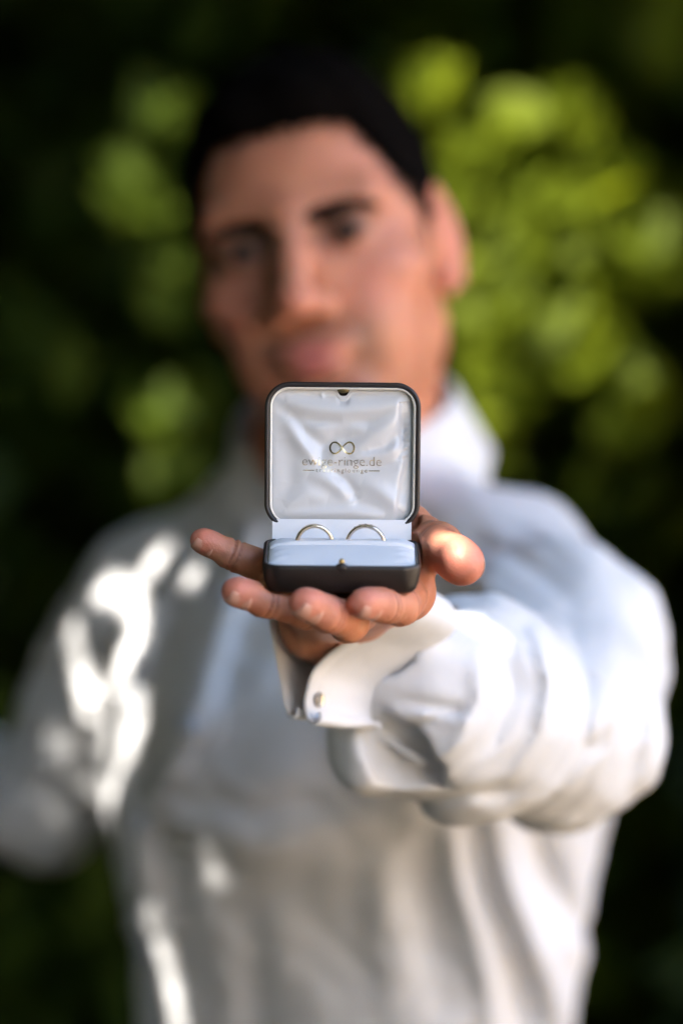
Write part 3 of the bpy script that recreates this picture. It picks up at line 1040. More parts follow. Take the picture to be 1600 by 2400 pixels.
def bridge(me):
    bm = bmesh.new(); bm.from_mesh(me)
    bmesh.ops.delete(bm, geom=[q for q in bm.verts if not q.link_faces], context='VERTS')
    be = [e for e in bm.edges if e.is_boundary]
    arm_e = [e for e in be if e.verts[0].co.y < 3.45]
    neck_e = [e for e in be if e.verts[0].co.y >= 3.45 and e.verts[0].co.z > zpy(1250)]
    for es in (arm_e, neck_e):
        try: bmesh.ops.bridge_loops(bm, edges=es)
        except Exception as ex: print('bridge failed', ex)
    bmesh.ops.recalc_face_normals(bm, faces=bm.faces)
    bm.to_mesh(me); bm.free(); me.update()
    me.polygons.foreach_set('use_smooth', [True] * len(me.polygons))
bridge(me)
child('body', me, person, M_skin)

# fingernails
for k, tp, t, dors, side, rt in nails:
    v, f = [], []
    nu, nv = 10, 8
    wid = R(54)
    for i in range(nv + 1):
        s = -0.85 + 1.75 * i / nv
        for j in range(nu + 1):
            a = (-1 + 2 * j / nu)
            edge = 1 - 0.10 * abs(a) ** 3
            ss = s * edge if s > 0 else s * (1 - 0.25 * abs(a) ** 2)
            drop = 1.0 + 0.10 * max(0, -ss) - 0.36 * max(0, ss) ** 2.2
            ang = a * wid
            p = tp + t * rt * ss + (dors * math.cos(ang) + side * math.sin(ang)) * rt * drop * (1.03 if k != 'thumb' else 1.0)
            v.append(p)
    n0 = len(v)
    v += [p - dors * 0.0006 for p in v[:n0]]
    for i in range(nv):
        for j in range(nu):
            q = i * (nu + 1) + j
            f.append((q, q + 1, q + nu + 2, q + nu + 1)); f.append((n0 + q, n0 + q + nu + 1, n0 + q + nu + 2, n0 + q + 1))
    for i in range(nv):
        for j0 in (0, nu):
            q = i * (nu + 1) + j0; f.append((q, q + nu + 1, n0 + q + nu + 1, n0 + q))
    for j in range(nu):
        for i0 in (0, nv):
            q = i0 * (nu + 1) + j; f.append((q, q + 1, n0 + q + 1, n0 + q))
    me = mesh_py('fingernail', v, f); fix_normals(me)
    child('fingernail', me, person, M_nail)

# eyes, eyebrows, hair
for s in (-1, 1):
    bm = bmesh.new(); bmesh.ops.create_uvsphere(bm, u_segments=24, v_segments=16, radius=0.0119)
    c = np.array((s * 0.032, -0.0722, -0.001))
    for q in bm.verts: q.co = Vector(head_w(np.array(q.co) + c))
    me = bpy.data.meshes.new('eye'); bm.to_mesh(me); bm.free()
    e = child('eye', me, person, M_eyew_shaded)
    for p in me.polygons: p.use_smooth = True
    bm = bmesh.new(); bmesh.ops.create_uvsphere(bm, u_segments=24, v_segments=10, radius=0.0064)
    for q in bm.verts: q.co = Vector(head_w(np.array((q.co.x, q.co.y * 0.25, q.co.z)) + c + np.array((0.001, -0.0106, -0.0005))))
    me = bpy.data.meshes.new('iris'); bm.to_mesh(me); bm.free()
    for p in me.polygons: p.use_smooth = True
    child('iris', me, e, M_iris)
KBV = BVHTree.FromPolygons([tuple(p) for p in kv], [tuple(q) for q in kf])
for s in (-1, 1):
    v, f = [], []
    nb = 26
    for i in range(nb + 1):
        t = i / nb
        xx = s * (0.012 + 0.042 * t)
        zz = 0.0108 + 0.0045 * math.sin(t * 2.2) - 0.005 * max(0, t - 0.55) ** 1.2 * 2
        wdt = 0.0050 * (1 - 0.55 * t) * (0.5 + min(1, t * 6) * 0.5)
        for k_, (dz, pr) in enumerate(((-1, 0.0002), (-0.4, 0.0022), (0.3, 0.0026), (1, 0.0002))):
            zz2 = zz + dz * wdt + random.uniform(-1, 1) * 0.0005
            hit = KBV.ray_cast(Vector((xx, -0.2, zz2)), Vector((0, 1, 0)))[0]
            yy = hit.y if hit else -0.07
            v.append(head_w((xx, yy - pr, zz2)))
    for i in range(nb):
        for k_ in range(3):
            a = i * 4 + k_
            f.append((a, a + 4, a + 5, a + 1))
    child('eyebrow', mesh_py('eyebrow', v, f), person, M_hair)

def make_hair():
    G = Grid((-0.10, -0.12, -0.12), (0.10, 0.14, 0.16), 0.002)
    G.ell((0, 0.014, 0.018), (0.0752, 0.1005, 0.095), 0.01)
    G.ell((0, -0.020, 0.030), (0.0675, 0.0685, 0.072), 0.02)
    G.ell((0, -0.004, 0.045), (0.062, 0.080, 0.073), 0.02)       # fuller on top
    G.ell((0.006, -0.052, 0.082), (0.045, 0.024, 0.017), 0.02)   # brushed-up fringe
    x, y, z = (G.ax[0][:, None, None], G.ax[1][None, :, None], G.ax[2][None, None, :])
    hd = hair_d(x, y, z) + 0 * x + 0 * y + 0 * z
    rough = 0.0014 * np.sin(x * 420 + 3 * np.sin(y * 160)) * np.sin(z * 300 + y * 350) + 0.0022 * np.sin(x * 130 + z * 60) * np.sin(y * 120 + 1)
    G.f = G.f + (rough * np.clip(z / 0.05, 0, 1)).astype(np.float32)
    G.f = G.f + (0.0065 * np.clip(1 + (hd - 0.004) / 0.022, 0, 1) ** 1.5).astype(np.float32)
    G.f = smx(G.f, (hd * 0.8 - 0.004).astype(np.float32), 0.003)
    ear = np.sqrt(((np.abs(x) - 0.086) / 0.016) ** 2 + ((y - 0.016) / 0.025) ** 2 + (z / 0.036) ** 2) - 1
    G.f = smx(G.f, (-ear * 0.016).astype(np.float32), 0.003)
    v, f = G.mesh()
    return relax(v, f, 2), f
gv_, gf_ = make_hair()
child('hair', mesh_np('hair', head_w(gv_), gf_), person, M_hair)
# short tufts that break the outline of the hair
nrm = gv_ - np.array([0, 0.01, 0.02]); nrm /= np.linalg.norm(nrm, axis=1)[:, None]
cand = np.where(gv_[:, 2] > 0.045)[0]
sel = rng.choice(cand, 2600)
tv, tf = [], []
for k_, i in enumerate(sel):
    p = gv_[i]; n_ = nrm[i] + rng.normal(0, 0.35, 3) + np.array([0.0, -0.25, 0.2]); n_ /= np.linalg.norm(n_)
    sd = np.cross(n_, rng.normal(0, 1, 3)); sd /= np.linalg.norm(sd)
    ln = rng.uniform(0.003, 0.007)
    p0 = p - nrm[i] * 0.002
    tv += [p0 - sd * 0.0008, p0 + sd * 0.0008, p0 + n_ * ln]
    tf.append((3 * k_, 3 * k_ + 1, 3 * k_ + 2))
hdk = hair_d(kv[:, 0], kv[:, 1], kv[:, 2])
c2_ = np.where((hdk > -0.006) & (hdk < 0.013) & (kv[:, 2] > 0.0) & (np.abs(kv[:, 0]) < 0.0725))[0]
c2_ = c2_[rng.uniform(0, 1, len(c2_)) < np.clip((0.013 - hdk[c2_]) / 0.019, 0, 1) ** 1.5]
for i in rng.choice(c2_, 1800):
    k_ = len(tf)
    p = kv[i]; n0_ = p - np.array([0, 0.01, 0.02]); n0_ /= np.linalg.norm(n0_)
    n_ = n0_ * 0.5 + np.array([0, 0.25, 0.8]) + rng.normal(0, 0.3, 3); n_ /= np.linalg.norm(n_)
    sd = np.cross(n_, n0_); sd /= np.linalg.norm(sd)
    ln = rng.uniform(0.004, 0.009)
    tv += [p - sd * 0.0007, p + sd * 0.0007, p + n_ * ln + n0_ * 0.001]
    tf.append((3 * k_, 3 * k_ + 1, 3 * k_ + 2))
o = child('hair_tufts', mesh_np('hair_tufts', head_w(np.array(tv)), tf), person, M_hair)
o['kind'] = 'stuff'

# --- shirt
def make_shirt():
    G = Grid((-0.36, 3.10, 0.97), (0.32, 4.02, zpy(1060)), 0.0027)
    G.apply(torso_fn(0.0), (-0.36, 3.4, 0.97), (0.32, 4.02, zpy(1100)), 0.02)
    # shoulders and sleeves
    nb = P(905, 1140, 3.69); nb2 = P(665, 1150, 3.74)
    G.cone(nb, 0.034, SHL + np.array([-0.012, 0, 0.002]), 0.052, 0.05)
    G.cone(nb2, 0.034, SHR + np.array([0.01, 0, 0.004]), 0.050, 0.05)
    ma = (SHL + ELB) / 2 + np.array([0.010, 0, 0.0])
    G.cone(SHL, 0.056, ma, 0.058, 0.04)
    G.cone(ma, 0.057, ELB + np.array([-0.006, 0.01, 0.0]), 0.050, 0.03)
    c1 = P(1005, 1640, 3.195); c2 = P(915, 1520, 3.175)
    m1 = P(1110, 1665, 3.235)
    G.cone(ELB + np.array([-0.012, 0.0, -0.002]), 0.053, m1, 0.054, 0.03)
    G.cone(m1, 0.054, c1, 0.047, 0.025)
    G.cone(c1, 0.046, c2, 0.031, 0.02)
    G.cone(m1 + np.array([0, 0, -0.012]), 0.036, P(862, 1752, 3.185), 0.019, 0.03)     # sagging underside near the cuff
    # other arm, hanging out and back
    G.cone(SHR, 0.053, (SHR + ELR) / 2, 0.049, 0.04)
    G.cone((SHR + ELR) / 2, 0.046, ELR, 0.034, 0.03)
    G.cone(ELR, 0.034, HIPR, 0.032, 0.03)
    # folds
    x = G.ax[0][:, None, None] + 0 * G.ax[1][None, :, None] + 0 * G.ax[2][None, None, :]
    near = np.abs(G.f) < 0.03
    ix = np.argwhere(near)
    p = np.stack([G.ax[i][ix[:, i]] for i in range(3)], 1).astype(float)
    ppx = 800 + p[:, 0] / p[:, 1] * 2400 / K
    ppy = 1200 - (p[:, 2] - CAM_Z) / p[:, 1] * 2400 / K
    add = np.zeros(len(p))
    front = np.clip((3.78 - p[:, 1]) / 0.05, 0, 1)
    body = np.clip((p[:, 1] - 3.45) / 0.04, 0, 1)
    arm = 1 - np.clip((p[:, 1] - 3.50) / 0.05, 0, 1)
    def fold(pts, w, amp, m_):
        nonlocal add
        add += poly_ridge(ppx, ppy, pts, w, amp * mm) * m_
    B, A = front * body, arm
    # below the raised arm: folds fanning down from the armpit
    fold([(1150, 1900), (1200, 2080), (1290, 2300), (1340, 2460)], 34, 9, B)
    fold([(1100, 1920), (1130, 2060), (1200, 2250), (1240, 2460)], 28, -8, B)
    fold([(1060, 1930), (1070, 2060), (1130, 2250), (1160, 2460)], 30, 8, B)
    fold([(1230, 1920), (1290, 2060), (1370, 2200)], 28, -8, B)
    fold([(1000, 1950), (1000, 2100), (1040, 2400)], 40, -5, B)
    fold([(920, 1960), (900, 2200), (930, 2450)], 50, 5, B)
    # chest: soft drapes
    fold([(560, 1300), (480, 1500), (400, 1700)], 45, 6, B)
    fold([(640, 1320), (560, 1560), (520, 1700)], 45, -5, B)
    fold([(700, 1500), (560, 1650), (420, 1740)], 36, 4, B)
    fold([(420, 1400), (350, 1600), (330, 1800), (350, 2000)], 40, -7, B)
    fold([(800, 1880), (600, 1900), (400, 1860)], 36, -5, B)
    fold([(760, 1990), (600, 1990), (430, 1950)], 40, 5, B)
    fold([(300, 1900), (360, 2100), (420, 2400)], 36, 6, B)
    fold([(240, 1560), (250, 1750), (250, 2000)], 26, -10, front * np.clip((p[:, 1] - 3.45) / 0.04, 0, 1))
    fold([(560, 2050), (600, 2250), (600, 2450)], 50, -5, B)
    # shoulder
    fold([(1130, 1180), (1250, 1230), (1380, 1330)], 24, 3, np.ones(len(p)))
    fold([(1080, 1270), (1200, 1300), (1330, 1400)], 26, -5, np.ones(len(p)))
    fold([(1020, 1330), (1130, 1370), (1250, 1450), (1300, 1560)], 26, 5, 1 - A * 0.2)
    # sleeve: curved folds round the bent elbow
    fold([(1260, 1480), (1290, 1600), (1270, 1720), (1200, 1820)], 20, 6, A)
    fold([(1330, 1450), (1370, 1600), (1360, 1740), (1290, 1850)], 26, -6, A)
    fold([(1420, 1480), (1450, 1620), (1440, 1760), (1380, 1880)], 24, 5, A)
    fold([(1480, 1580), (1500, 1700), (1470, 1830)], 22, -5, A)
    fold([(1180, 1500), (1200, 1620), (1150, 1740), (1060, 1830)], 22, -5, A)
    fold([(1120, 1520), (1120, 1640), (1070, 1740), (1010, 1800)], 18, 5, A)
    fold([(920, 1640), (1020, 1655), (1090, 1668)], 15, -4, A)
    fold([(930, 1712), (1010, 1690), (1100, 1650)], 16, -4, A)
    fold([(950, 1675), (1020, 1680), (1090, 1690)], 16, 3, A)
    fold([(880, 1860), (980, 1880), (1100, 1860), (1240, 1850)], 20, -5, A)
    # small irregular creases everywhere
    q = p * 1.0
    n1 = np.sin(q[:, 0] * 61 + 2.0 * np.sin(q[:, 2] * 23 + q[:, 1] * 11)) * np.sin(q[:, 2] * 37 + 1.7 * np.sin(q[:, 0] * 31 + q[:, 1] * 19))
    n2 = np.sin(q[:, 0] * 140 + q[:, 1] * 60 + 2.2 * np.sin(q[:, 2] * 70)) * np.sin(q[:, 2] * 110 - q[:, 1] * 90 + 1.3 * np.sin(q[:, 0] * 80))
    add += 0.0030 * n1 + 0.0010 * n2
    f = G.f
    f[tuple(ix.T)] -= add.astype(np.float32)
    # open vent above the cuff: two hollows with a lip of cloth between
    G.cone(P(872, 1695, 3.152), 0.011, P(955, 1795, 3.166), 0.019, 0.004, 'c')
    G.cone(P(940, 1750, 3.156), 0.014, P(1040, 1792, 3.186), 0.012, 0.004, 'c')
    G.cone(P(890, 1720, 3.172), 0.0025, P(990, 1790, 3.176), 0.003, 0.004)
    # hollow the sleeve end and the neck opening
    G.cone(W - AX * 0.02, 0.026, W + AX * 0.13, 0.026, 0.004, 'c')
    # cut the sleeve off behind the cuff
    X_, Y_, Z_ = (G.ax[0][:, None, None], G.ax[1][None, :, None], G.ax[2][None, None, :])
    c0 = W + AX * 0.040
    pl = -((X_ - c0[0]) * AX[0] + (Y_ - c0[1]) * AX[1] + (Z_ - c0[2]) * AX[2])
    near_arm = (Y_ < 3.42) & (X_ < 0.09)
    G.f = np.where(near_arm, smx(G.f, pl.astype(np.float32), 0.006), G.f)
    v, q_ = G.mesh()
    return relax(v, q_, 3), q_
sv, sf = make_shirt()
shirt = child('shirt', mesh_np('shirt', sv, sf), person, M_shirt)
SBV = BVHTree.FromPolygons([tuple(p) for p in sv], [tuple(q) for q in sf])
def on_shirt(px, py):
    d = Vector(P(px, py, 1.0) - np.array([0, 0, CAM_Z])).normalized()
    r = SBV.ray_cast(Vector((0, 0, CAM_Z)), d)
    return (np.array(r[0]), np.array(r[1])) if r[0] else (None, None)

# cuff: a pinched loop of double cloth round the wrist, kissing edges at the lower left
edge = [(696, 1660), (692, 1676), (678, 1676), (668, 1656), (661, 1620), (652, 1570), (640, 1505), (631, 1446), (645, 1390), (690, 1350), (770, 1325), (850, 1320), (910, 1336), (940, 1372), (932, 1412), (888, 1450), (850, 1475), (812, 1503), (768, 1536), (735, 1572), (720, 1612), (713, 1650), (718, 1682), (734, 1698), (750, 1688), (748, 1670)]
def plane_pt(px, py, c):
    d = P(px, py, 1.0) - np.array([0, 0, CAM_Z])
    o_ = np.array([0, 0, CAM_Z])
    t = ((c - o_) @ AX) / (d @ AX)
    return o_ + d * t
CUFC = H_(770, 1500, 108)
def smooth_curve(pts, n):
    out = []
    m_ = len(pts)
    for i in range(n + 1):
        s = i / n * (m_ - 1)
        k_ = min(int(s), m_ - 2); t = s - k_
        p0, p1, p2, p3 = (np.array(pts[max(k_ - 1, 0)]), np.array(pts[k_]), np.array(pts[k_ + 1]), np.array(pts[min(k_ + 2, m_ - 1)]))
        out.append(0.5 * ((2 * p1) + (-p0 + p2) * t + (2 * p0 - 5 * p1 + 4 * p2 - p3) * t * t + (-p0 + 3 * p1 - 3 * p2 + p3) * t ** 3))
    return out
loop = [plane_pt(px, py, CUFC) for px, py in smooth_curve(edge, 110)]
loop = np.array(loop); nL = len(loop)
cen = loop[20:90].mean(0)
tang = np.gradient(loop, axis=0); tang /= np.linalg.norm(tang, axis=1)[:, None]
nout = np.cross(tang, AX)
if ((loop[45] - cen) @ nout[45]) < 0: nout = -nout
rows = []
# profile: inner layer back -> front fold -> outer layer back  (s along forearm, off outwards)
prof = [(0.058, -0.0010), (0.03, -0.0012), (0.008, -0.0012), (0.001, -0.0010), (-0.0008, 0.0), (0.001, 0.0012), (0.006, 0.0016), (0.0075, 0.0011), (0.010, 0.0016), (0.025, 0.0018), (0.042, 0.0016), (0.058, 0.0008), (0.066, -0.002)]
tt = np.linspace(0, 1, nL)
for s, off in prof:
    wave = 0.0012 * np.sin(tt * 23 + s * 60) * min(1, s * 30 + 0.2)
    flare = np.clip(1 - np.minimum(tt, 1 - tt) / 0.13, 0, 1)
    sh = -0.010 * max(0, s) / 0.06          # narrows a little towards the sleeve
    inw = unit(cen - (loop * 0 + cen).mean(0) + 1e-9) if False else None
    row = loop + AX * s + nout * (off + wave)[:, None]
    k_ = min(1, max(0, s) / 0.05)
    e0 = np.where((tt < 0.5)[:, None], loop[int(nL * 0.12)], loop[int(nL * 0.87)])
    row = row + (e0 - loop) * (flare * (0.9 * k_))[:, None]
    low = np.clip((cen[2] - loop[:, 2]) / 0.04, 0, 1)
    row = row + (cen - loop) * ((0.06 + 0.16 * low) * max(0, s) / 0.06)[:, None]
    rows.append(row)
v = np.concatenate(rows); f = []
for r in range(len(rows) - 1):
    for i in range(nL - 1):
        f.append((r * nL + i, r * nL + i + 1, (r + 1) * nL + i + 1, (r + 1) * nL + i))
for i0 in (0, nL - 1):                      # close the two free ends of the double cloth
    for r in range(len(rows) // 2 - 1):
        a, b = r, len(rows) - 2 - r
        f.append((a * nL + i0, (a + 1) * nL + i0, (b - 1) * nL + i0, b * nL + i0)) if a + 1 < b - 1 else None
cuff = child('cuff', mesh_py('cuff', v, f), shirt, M_shirt)
# cuff link: a round silver face with a bar, on the near flank by the edge
i_l = int(nL * 0.815)
pc = loop[i_l] + AX * 0.009 + nout[i_l] * 0.002
nn = nout[i_l]; t1 = unit(np.cross(nn, AX)); t2 = np.cross(nn, t1)
v, f = [], []
for k_, (r_, h_) in enumerate(((0.0038, 0), (0.0042, 0.0008), (0.0040, 0.0018), (0.0034, 0.0021), (0.0030, 0.0017), (0.0001, 0.0020))):
    for i in range(24):
        a = 2 * math.pi * i / 24
        v.append(pc + nn * h_ + (t1 * math.cos(a) + t2 * math.sin(a)) * r_)
for k_ in range(5):
    for i in range(24):
        j = (i + 1) % 24
        f.append((k_ * 24 + i, k_ * 24 + j, (k_ + 1) * 24 + j, (k_ + 1) * 24 + i))
me = mesh_py('cuff_link', v, f); fix_normals(me)
child('cuff_link', me, shirt, M_silver)

# collar: stand and fold-over leaf round the neck
ncen = P(812, 1010, 3.70); ncl = P(820, 1120, 3.71)
up = unit(ncen - ncl)
e1 = unit(latv - up * (latv @ up)); e2 = np.cross(up, e1)
if e2 @ fwd < 0: e2 = -e2
v, f = [], []
nC = 72
cprof = [(0.002, 0.070, 0.0), (0.004, 0.067, 0.028), (0.0, 0.066, 0.048), (0.003, 0.068, 0.0505), (0.006, 0.071, 0.047), (0.006, 0.081, 0.020), (0.006, 0.090, 0.001), (0.006, 0.091, -0.001), (0.004, 0.089, 0.001)]
for i in range(nC + 1):
    a = R(-168) + R(336) * i / nC       # opening at the throat
    dirv = -e2 * math.cos(a) + e1 * math.sin(a)      # a=0 at the nape
    fr = abs(a) / R(168)
    for r_, rad, hh in cprof:
        drop = -0.026 * fr ** 2.0
        leaf = 0.020 * max(0, fr - 0.55) / 0.45 if rad > 0.075 else 0
        pt = ncl + dirv * (rad + 0.004 * math.sin(i * 0.5) * (rad > 0.08)) + up * (hh + drop - leaf + 0.005)
        v.append(pt)
m_ = len(cprof)
for i in range(nC):
    for k_ in range(m_ - 1):
        a = i * m_ + k_
        f.append((a, a + m_, a + m_ + 1, a + 1))
child('collar', mesh_py('collar', v, f), shirt, M_shirt)

# placket strip and buttons down the front of the shirt
line = [(590, 1230), (545, 1400), (495, 1580), (430, 1760), (345, 1925), (335, 2120), (350, 2320)]
pl = []
for px, py in smooth_curve(line, 60):
    l_, n_ = on_shirt(px - 34, py); r_, n2_ = on_shirt(px + 34, py); c_, n3_ = on_shirt(px, py)
    if l_ is None or r_ is None or c_ is None: continue
    pl.append((l_ + n_ * 0.0005, l_ + n_ * 0.0022, c_ + n3_ * 0.0026, r_ + n2_ * 0.0022, r_ + n2_ * 0.0005))
v = [q for row in pl for q in row]; f = []
for i in range(len(pl) - 1):
    if np.linalg.norm(pl[i][2] - pl[i + 1][2]) > 0.04: continue
    for k_ in range(4):
        a = i * 5 + k_
        f.append((a, a + 1, a + 6, a + 5))
child('placket', mesh_py('placket', v, f), shirt, M_shirt)
for px, py in ((545, 1400), (452, 1700), (340, 1930), (345, 2230)):
    c_, n_ = on_shirt(px, py)
    if c_ is None: continue
    t1 = unit(np.cross(n_, (0, 0, 1))); t2 = np.cross(n_, t1)
    v, f = [], []
    for k_, (r_, h_) in enumerate(((0.0056, 0.002), (0.0060, 0.0038), (0.0054, 0.0048), (0.0042, 0.0044), (0.0003, 0.0043))):
        for i in range(20):
            a = 2 * math.pi * i / 20
            v.append(c_ + n_ * h_ + (t1 * math.cos(a) + t2 * math.sin(a)) * r_)
    for k_ in range(4):
        for i in range(20):
            j = (i + 1) % 20
            f.append((k_ * 20 + i, k_ * 20 + j, (k_ + 1) * 20 + j, (k_ + 1) * 20 + i))
    me = mesh_py('button', v, f); fix_normals(me)
    child('button', me, shirt, M_button)

# trousers and shoes (below the frame)
def make_trousers():
    cx, cy_ = TORSO[0][1], 3.74
    G = Grid((cx - 0.3, 3.45, 0.05), (cx + 0.3, 4.05, 1.06), 0.010)
    c = np.array([cx, cy_, 0.0])
    G.apply(lambda x, y, z: np.maximum(torso_fn(0.006)(x, y, z), np.maximum(z - 1.03, 0.84 - z)), (cx - 0.3, 3.45, 0.8), (cx + 0.3, 4.05, 1.06), 0.02)
    for s in (-1, 1):
        hip = c + latv * 0.085 * s + np.array([0, 0, 0.88]); kn = c + latv * 0.105 * s + fwd * 0.02 + np.array([0, 0, 0.50]); an = c + latv * 0.115 * s + np.array([0, 0, 0.09])
        G.cone(hip, 0.098, kn, 0.076, 0.03); G.cone(kn, 0.076, an, 0.062, 0.03)
    v, f = G.mesh()
    return v, f
v, f = make_trousers()
child('trousers', mesh_np('trousers', v, f), person, M_trouser)
for s in (-1, 1):
    c = np.array([TORSO[0][1], 3.74, 0.0]) + latv * 0.115 * s
    G = Grid(c - np.array([0.25, 0.25, 0.0]) - [0, 0, 0.02], c + np.array([0.25, 0.25, 0.14]), 0.007)
    G.cone(c - fwd * 0.05 + [0, 0, 0.045], 0.042, c + fwd * 0.08 + [0, 0, 0.040], 0.045, 0.03)
    G.cone(c + fwd * 0.08 + [0, 0, 0.040], 0.045, c + fwd * 0.17 + [0, 0, 0.030], 0.030, 0.03)
    G.cone(c - fwd * 0.02 + [0, 0, 0.07], 0.045, c + [0, 0, 0.11], 0.048, 0.03)
    G.f = smx(G.f, (0.004 - G.ax[2])[None, None, :] + 0 * G.f, 0.004)
    v, f = G.mesh()
    child('shoe', mesh_np('shoe', v, f), person, M_shoe)

# ------------------------------------------------------------------ vegetation
def leaves_mesh(name, cen, size, nrm=None, tint=None, seed=1, aspect=0.6):
    """one small folded leaf per centre (two quads)"""
    g = np.random.default_rng(seed)
    n = len(cen)
    d = g.normal(0, 1, (n, 3)); d[:, 2] -= 0.5; d /= np.linalg.norm(d, axis=1)[:, None]
    if nrm is None: nrm = g.normal(0, 1, (n, 3)) + np.array([0, -0.3, 0.8])
    s = np.cross(d, nrm); s /= np.linalg.norm(s, axis=1)[:, None] + 1e-9
    up = np.cross(s, d)
    L = np.asarray(size)[:, None] * g.uniform(0.75, 1.25, (n, 1)); Wd = L * aspect * 0.5
    b = cen - d * L * 0.5; t = cen + d * L * 0.5
    lf = 0.18 * Wd
    m1 = cen - d * L * 0.12 + up * lf * 0; 
    l1 = cen - d * L * 0.18 - s * Wd + up * lf; l2 = cen + d * L * 0.2 - s * Wd * 0.8 + up * lf
    r1 = cen - d * L * 0.18 + s * Wd + up * lf; r2 = cen + d * L * 0.2 + s * Wd * 0.8 + up * lf
    v = np.stack([b, l1, l2, t, r2, r1], 1).reshape(-1, 3)
    k = np.arange(n)[:, None] * 6
    f = np.concatenate([k + np.array([0, 3, 2, 1]), k + np.array([0, 5, 4, 3])])
    me = mesh_np(name, v, f)
    tv = g.uniform(0, 1, n) if tint is None else tint
    attr(me, 'tint', np.repeat(tv, 6))
    return me

def limb(v, f, pts, rad, n=8):
    base = len(v)
    pts = [np.array(p, float) for p in pts]
    for i, p in enumerate(pts):
        d = unit(pts[min(i + 1, len(pts) - 1)] - pts[max(i - 1, 0)])
        a = unit(np.cross(d, (0.31, 0.9, 0.2))); b = np.cross(d, a)
        for k in range(n):
            t = 2 * math.pi * k / n
            v.append(p + (a * math.cos(t) + b * math.sin(t)) * rad[i] * (1 + 0.08 * math.sin(3 * t + i)))
    for i in range(len(pts) - 1):
        for k in range(n):
            f.append((base + i * n + k, base + i * n + (k + 1) % n, base + (i + 1) * n + (k + 1) % n, base + (i + 1) * n + k))
    f.append(tuple(base + (len(pts) - 1) * n + k for k in range(n)))

def woody(name, base, tips, r0, parent, m_, seed=3, stems=1):
    g = np.random.default_rng(seed)
    v, f = [], []
    base = np.array(base, float)
    hub = np.mean(tips, 0) * 0.55 + base * 0.45
    hub[:2] = hub[:2] * 0.5 + base[:2] * 0.5
    if stems == 1:
        pts = [base + [0, 0, -0.05], base * 0.66 + hub * 0.34 + g.normal(0, 0.04, 3), base * 0.33 + hub * 0.67 + g.normal(0, 0.04, 3), hub]
        limb(v, f, pts, [r0 * 1.25, r0, r0 * 0.9, r0 * 0.8])
    for t in tips:
        st = hub if stems == 1 else base + np.append(g.normal(0, 0.12, 2), -0.05)
        m1 = st * 0.6 + t * 0.4 + g.normal(0, 0.06, 3); m2 = st * 0.25 + t * 0.75 + g.normal(0, 0.06, 3)
        rr_ = r0 * (0.6 if stems == 1 else 1.0)
        limb(v, f, [st, m1, m2, t], [rr_, rr_ * 0.7, rr_ * 0.45, rr_ * 0.2], 6)
    o = obj(name, mesh_py(name, v, f), None, m_)
    setpar(o, parent, True)
    return o

def crown(parent, me, m_, name='crown'):
    o = obj(name, me, None, m_)
    setpar(o, parent, True)
    return o

def clump_points(n, lo, hi, seed, nclump=40, spread=0.12):
    g = np.random.default_rng(seed)
    lo, hi = np.array(lo), np.array(hi)
    cs = g.uniform(lo, hi, (nclump, 3))
    p = cs[g.integers(0, nclump, n)] + g.normal(0, spread, (n, 3))
    return np.clip(p, lo - 0.15, hi + 0.15)

# -- sunlit spots wanted on shirt, hand and leaves: openings in the shade tree's crown
spots = []        # polylines of world points with radius
def spot(pts, r):
    q = []
    if len(pts) > 1: pts = [tuple(p) for p in smooth_curve(pts, 4 * len(pts))]
    for s in pts:
        c_, _n = on_shirt(*s) if len(s) == 2 else (P(*s), None)
        if c_ is None: continue
        if _n is not None and SBV.ray_cast(Vector(c_ + _n * 0.003 + np.array(SUN) * 0.004), SUN)[0] is not None: continue
        q.append(c_)
    if q: spots.append((q, r))
spot([(235, 1385), (290, 1385), (325, 1440)], 0.007)
spot([(330, 1440), (320, 1500), (275, 1590), (215, 1690)], 0.006)
spot([(325, 1650), (290, 1780), (225, 1950)], 0.007)
spot([(372, 1310)], 0.010); spot([(452, 1350)], 0.010)
spot([(165, 1480)], 0.006); spot([(190, 1560), (200, 1640)], 0.007)
spot([(12, 1815)], 0.0015); spot([(120, 1930), (140, 1975)], 0.002)
spot([(480, 1980), (510, 2050)], 0.006)
spot([(360, 2170), (400, 2300), (420, 2400)], 0.008)
spot([(1085, 1440), (1105, 1475)], 0.009)
spot([(1058, 1268, 3.013), (1105, 1312, 2.995)], 0.008)
BLOBS = [(1190, 350, 55), (1240, 420, 45), (1010, 210, 19), (1155, 560, 42), (1320, 520, 38), (1520, 560, 36), (1345, 280, 22), (1440, 420, 26), (1120, 770, 40), (1180, 830, 32), (1420, 810, 36), (1330, 800, 28), (1135, 990, 38), (1080, 480, 30), (1230, 640, 30),
         (400, 290, 26), (330, 470, 30), (405, 590, 24), (400, 1000, 34), (440, 1150, 28), (1110, 380, 24)]
BGD = 4.32
_g = np.random.default_rng(12)
_b = []
for px, py, r in BLOBS:
    for k_ in range(4):
        _b.append((px + _g.uniform(-1, 1) * r * 1.5, py + _g.uniform(-1, 1) * r * 1.5, r * _g.uniform(0.3, 0.62)))
for k_ in range(7): _b.append((_g.uniform(1060, 1540), _g.uniform(200, 1150), _g.uniform(6, 13)))
for k_ in range(4): _b.append((_g.uniform(160, 480), _g.uniform(250, 1180), _g.uniform(5, 11)))
BLOBS = _b
for px, py, r in BLOBS:
    spots.append(([P(px, py, BGD)], r / 40 * (0.028 if px > 800 else 0.020) + 0.003))
sv_ = np.array(SUN)
sa = unit(np.cross(sv_, (0, 0, 1))); sb_ = np.cross(sv_, sa)
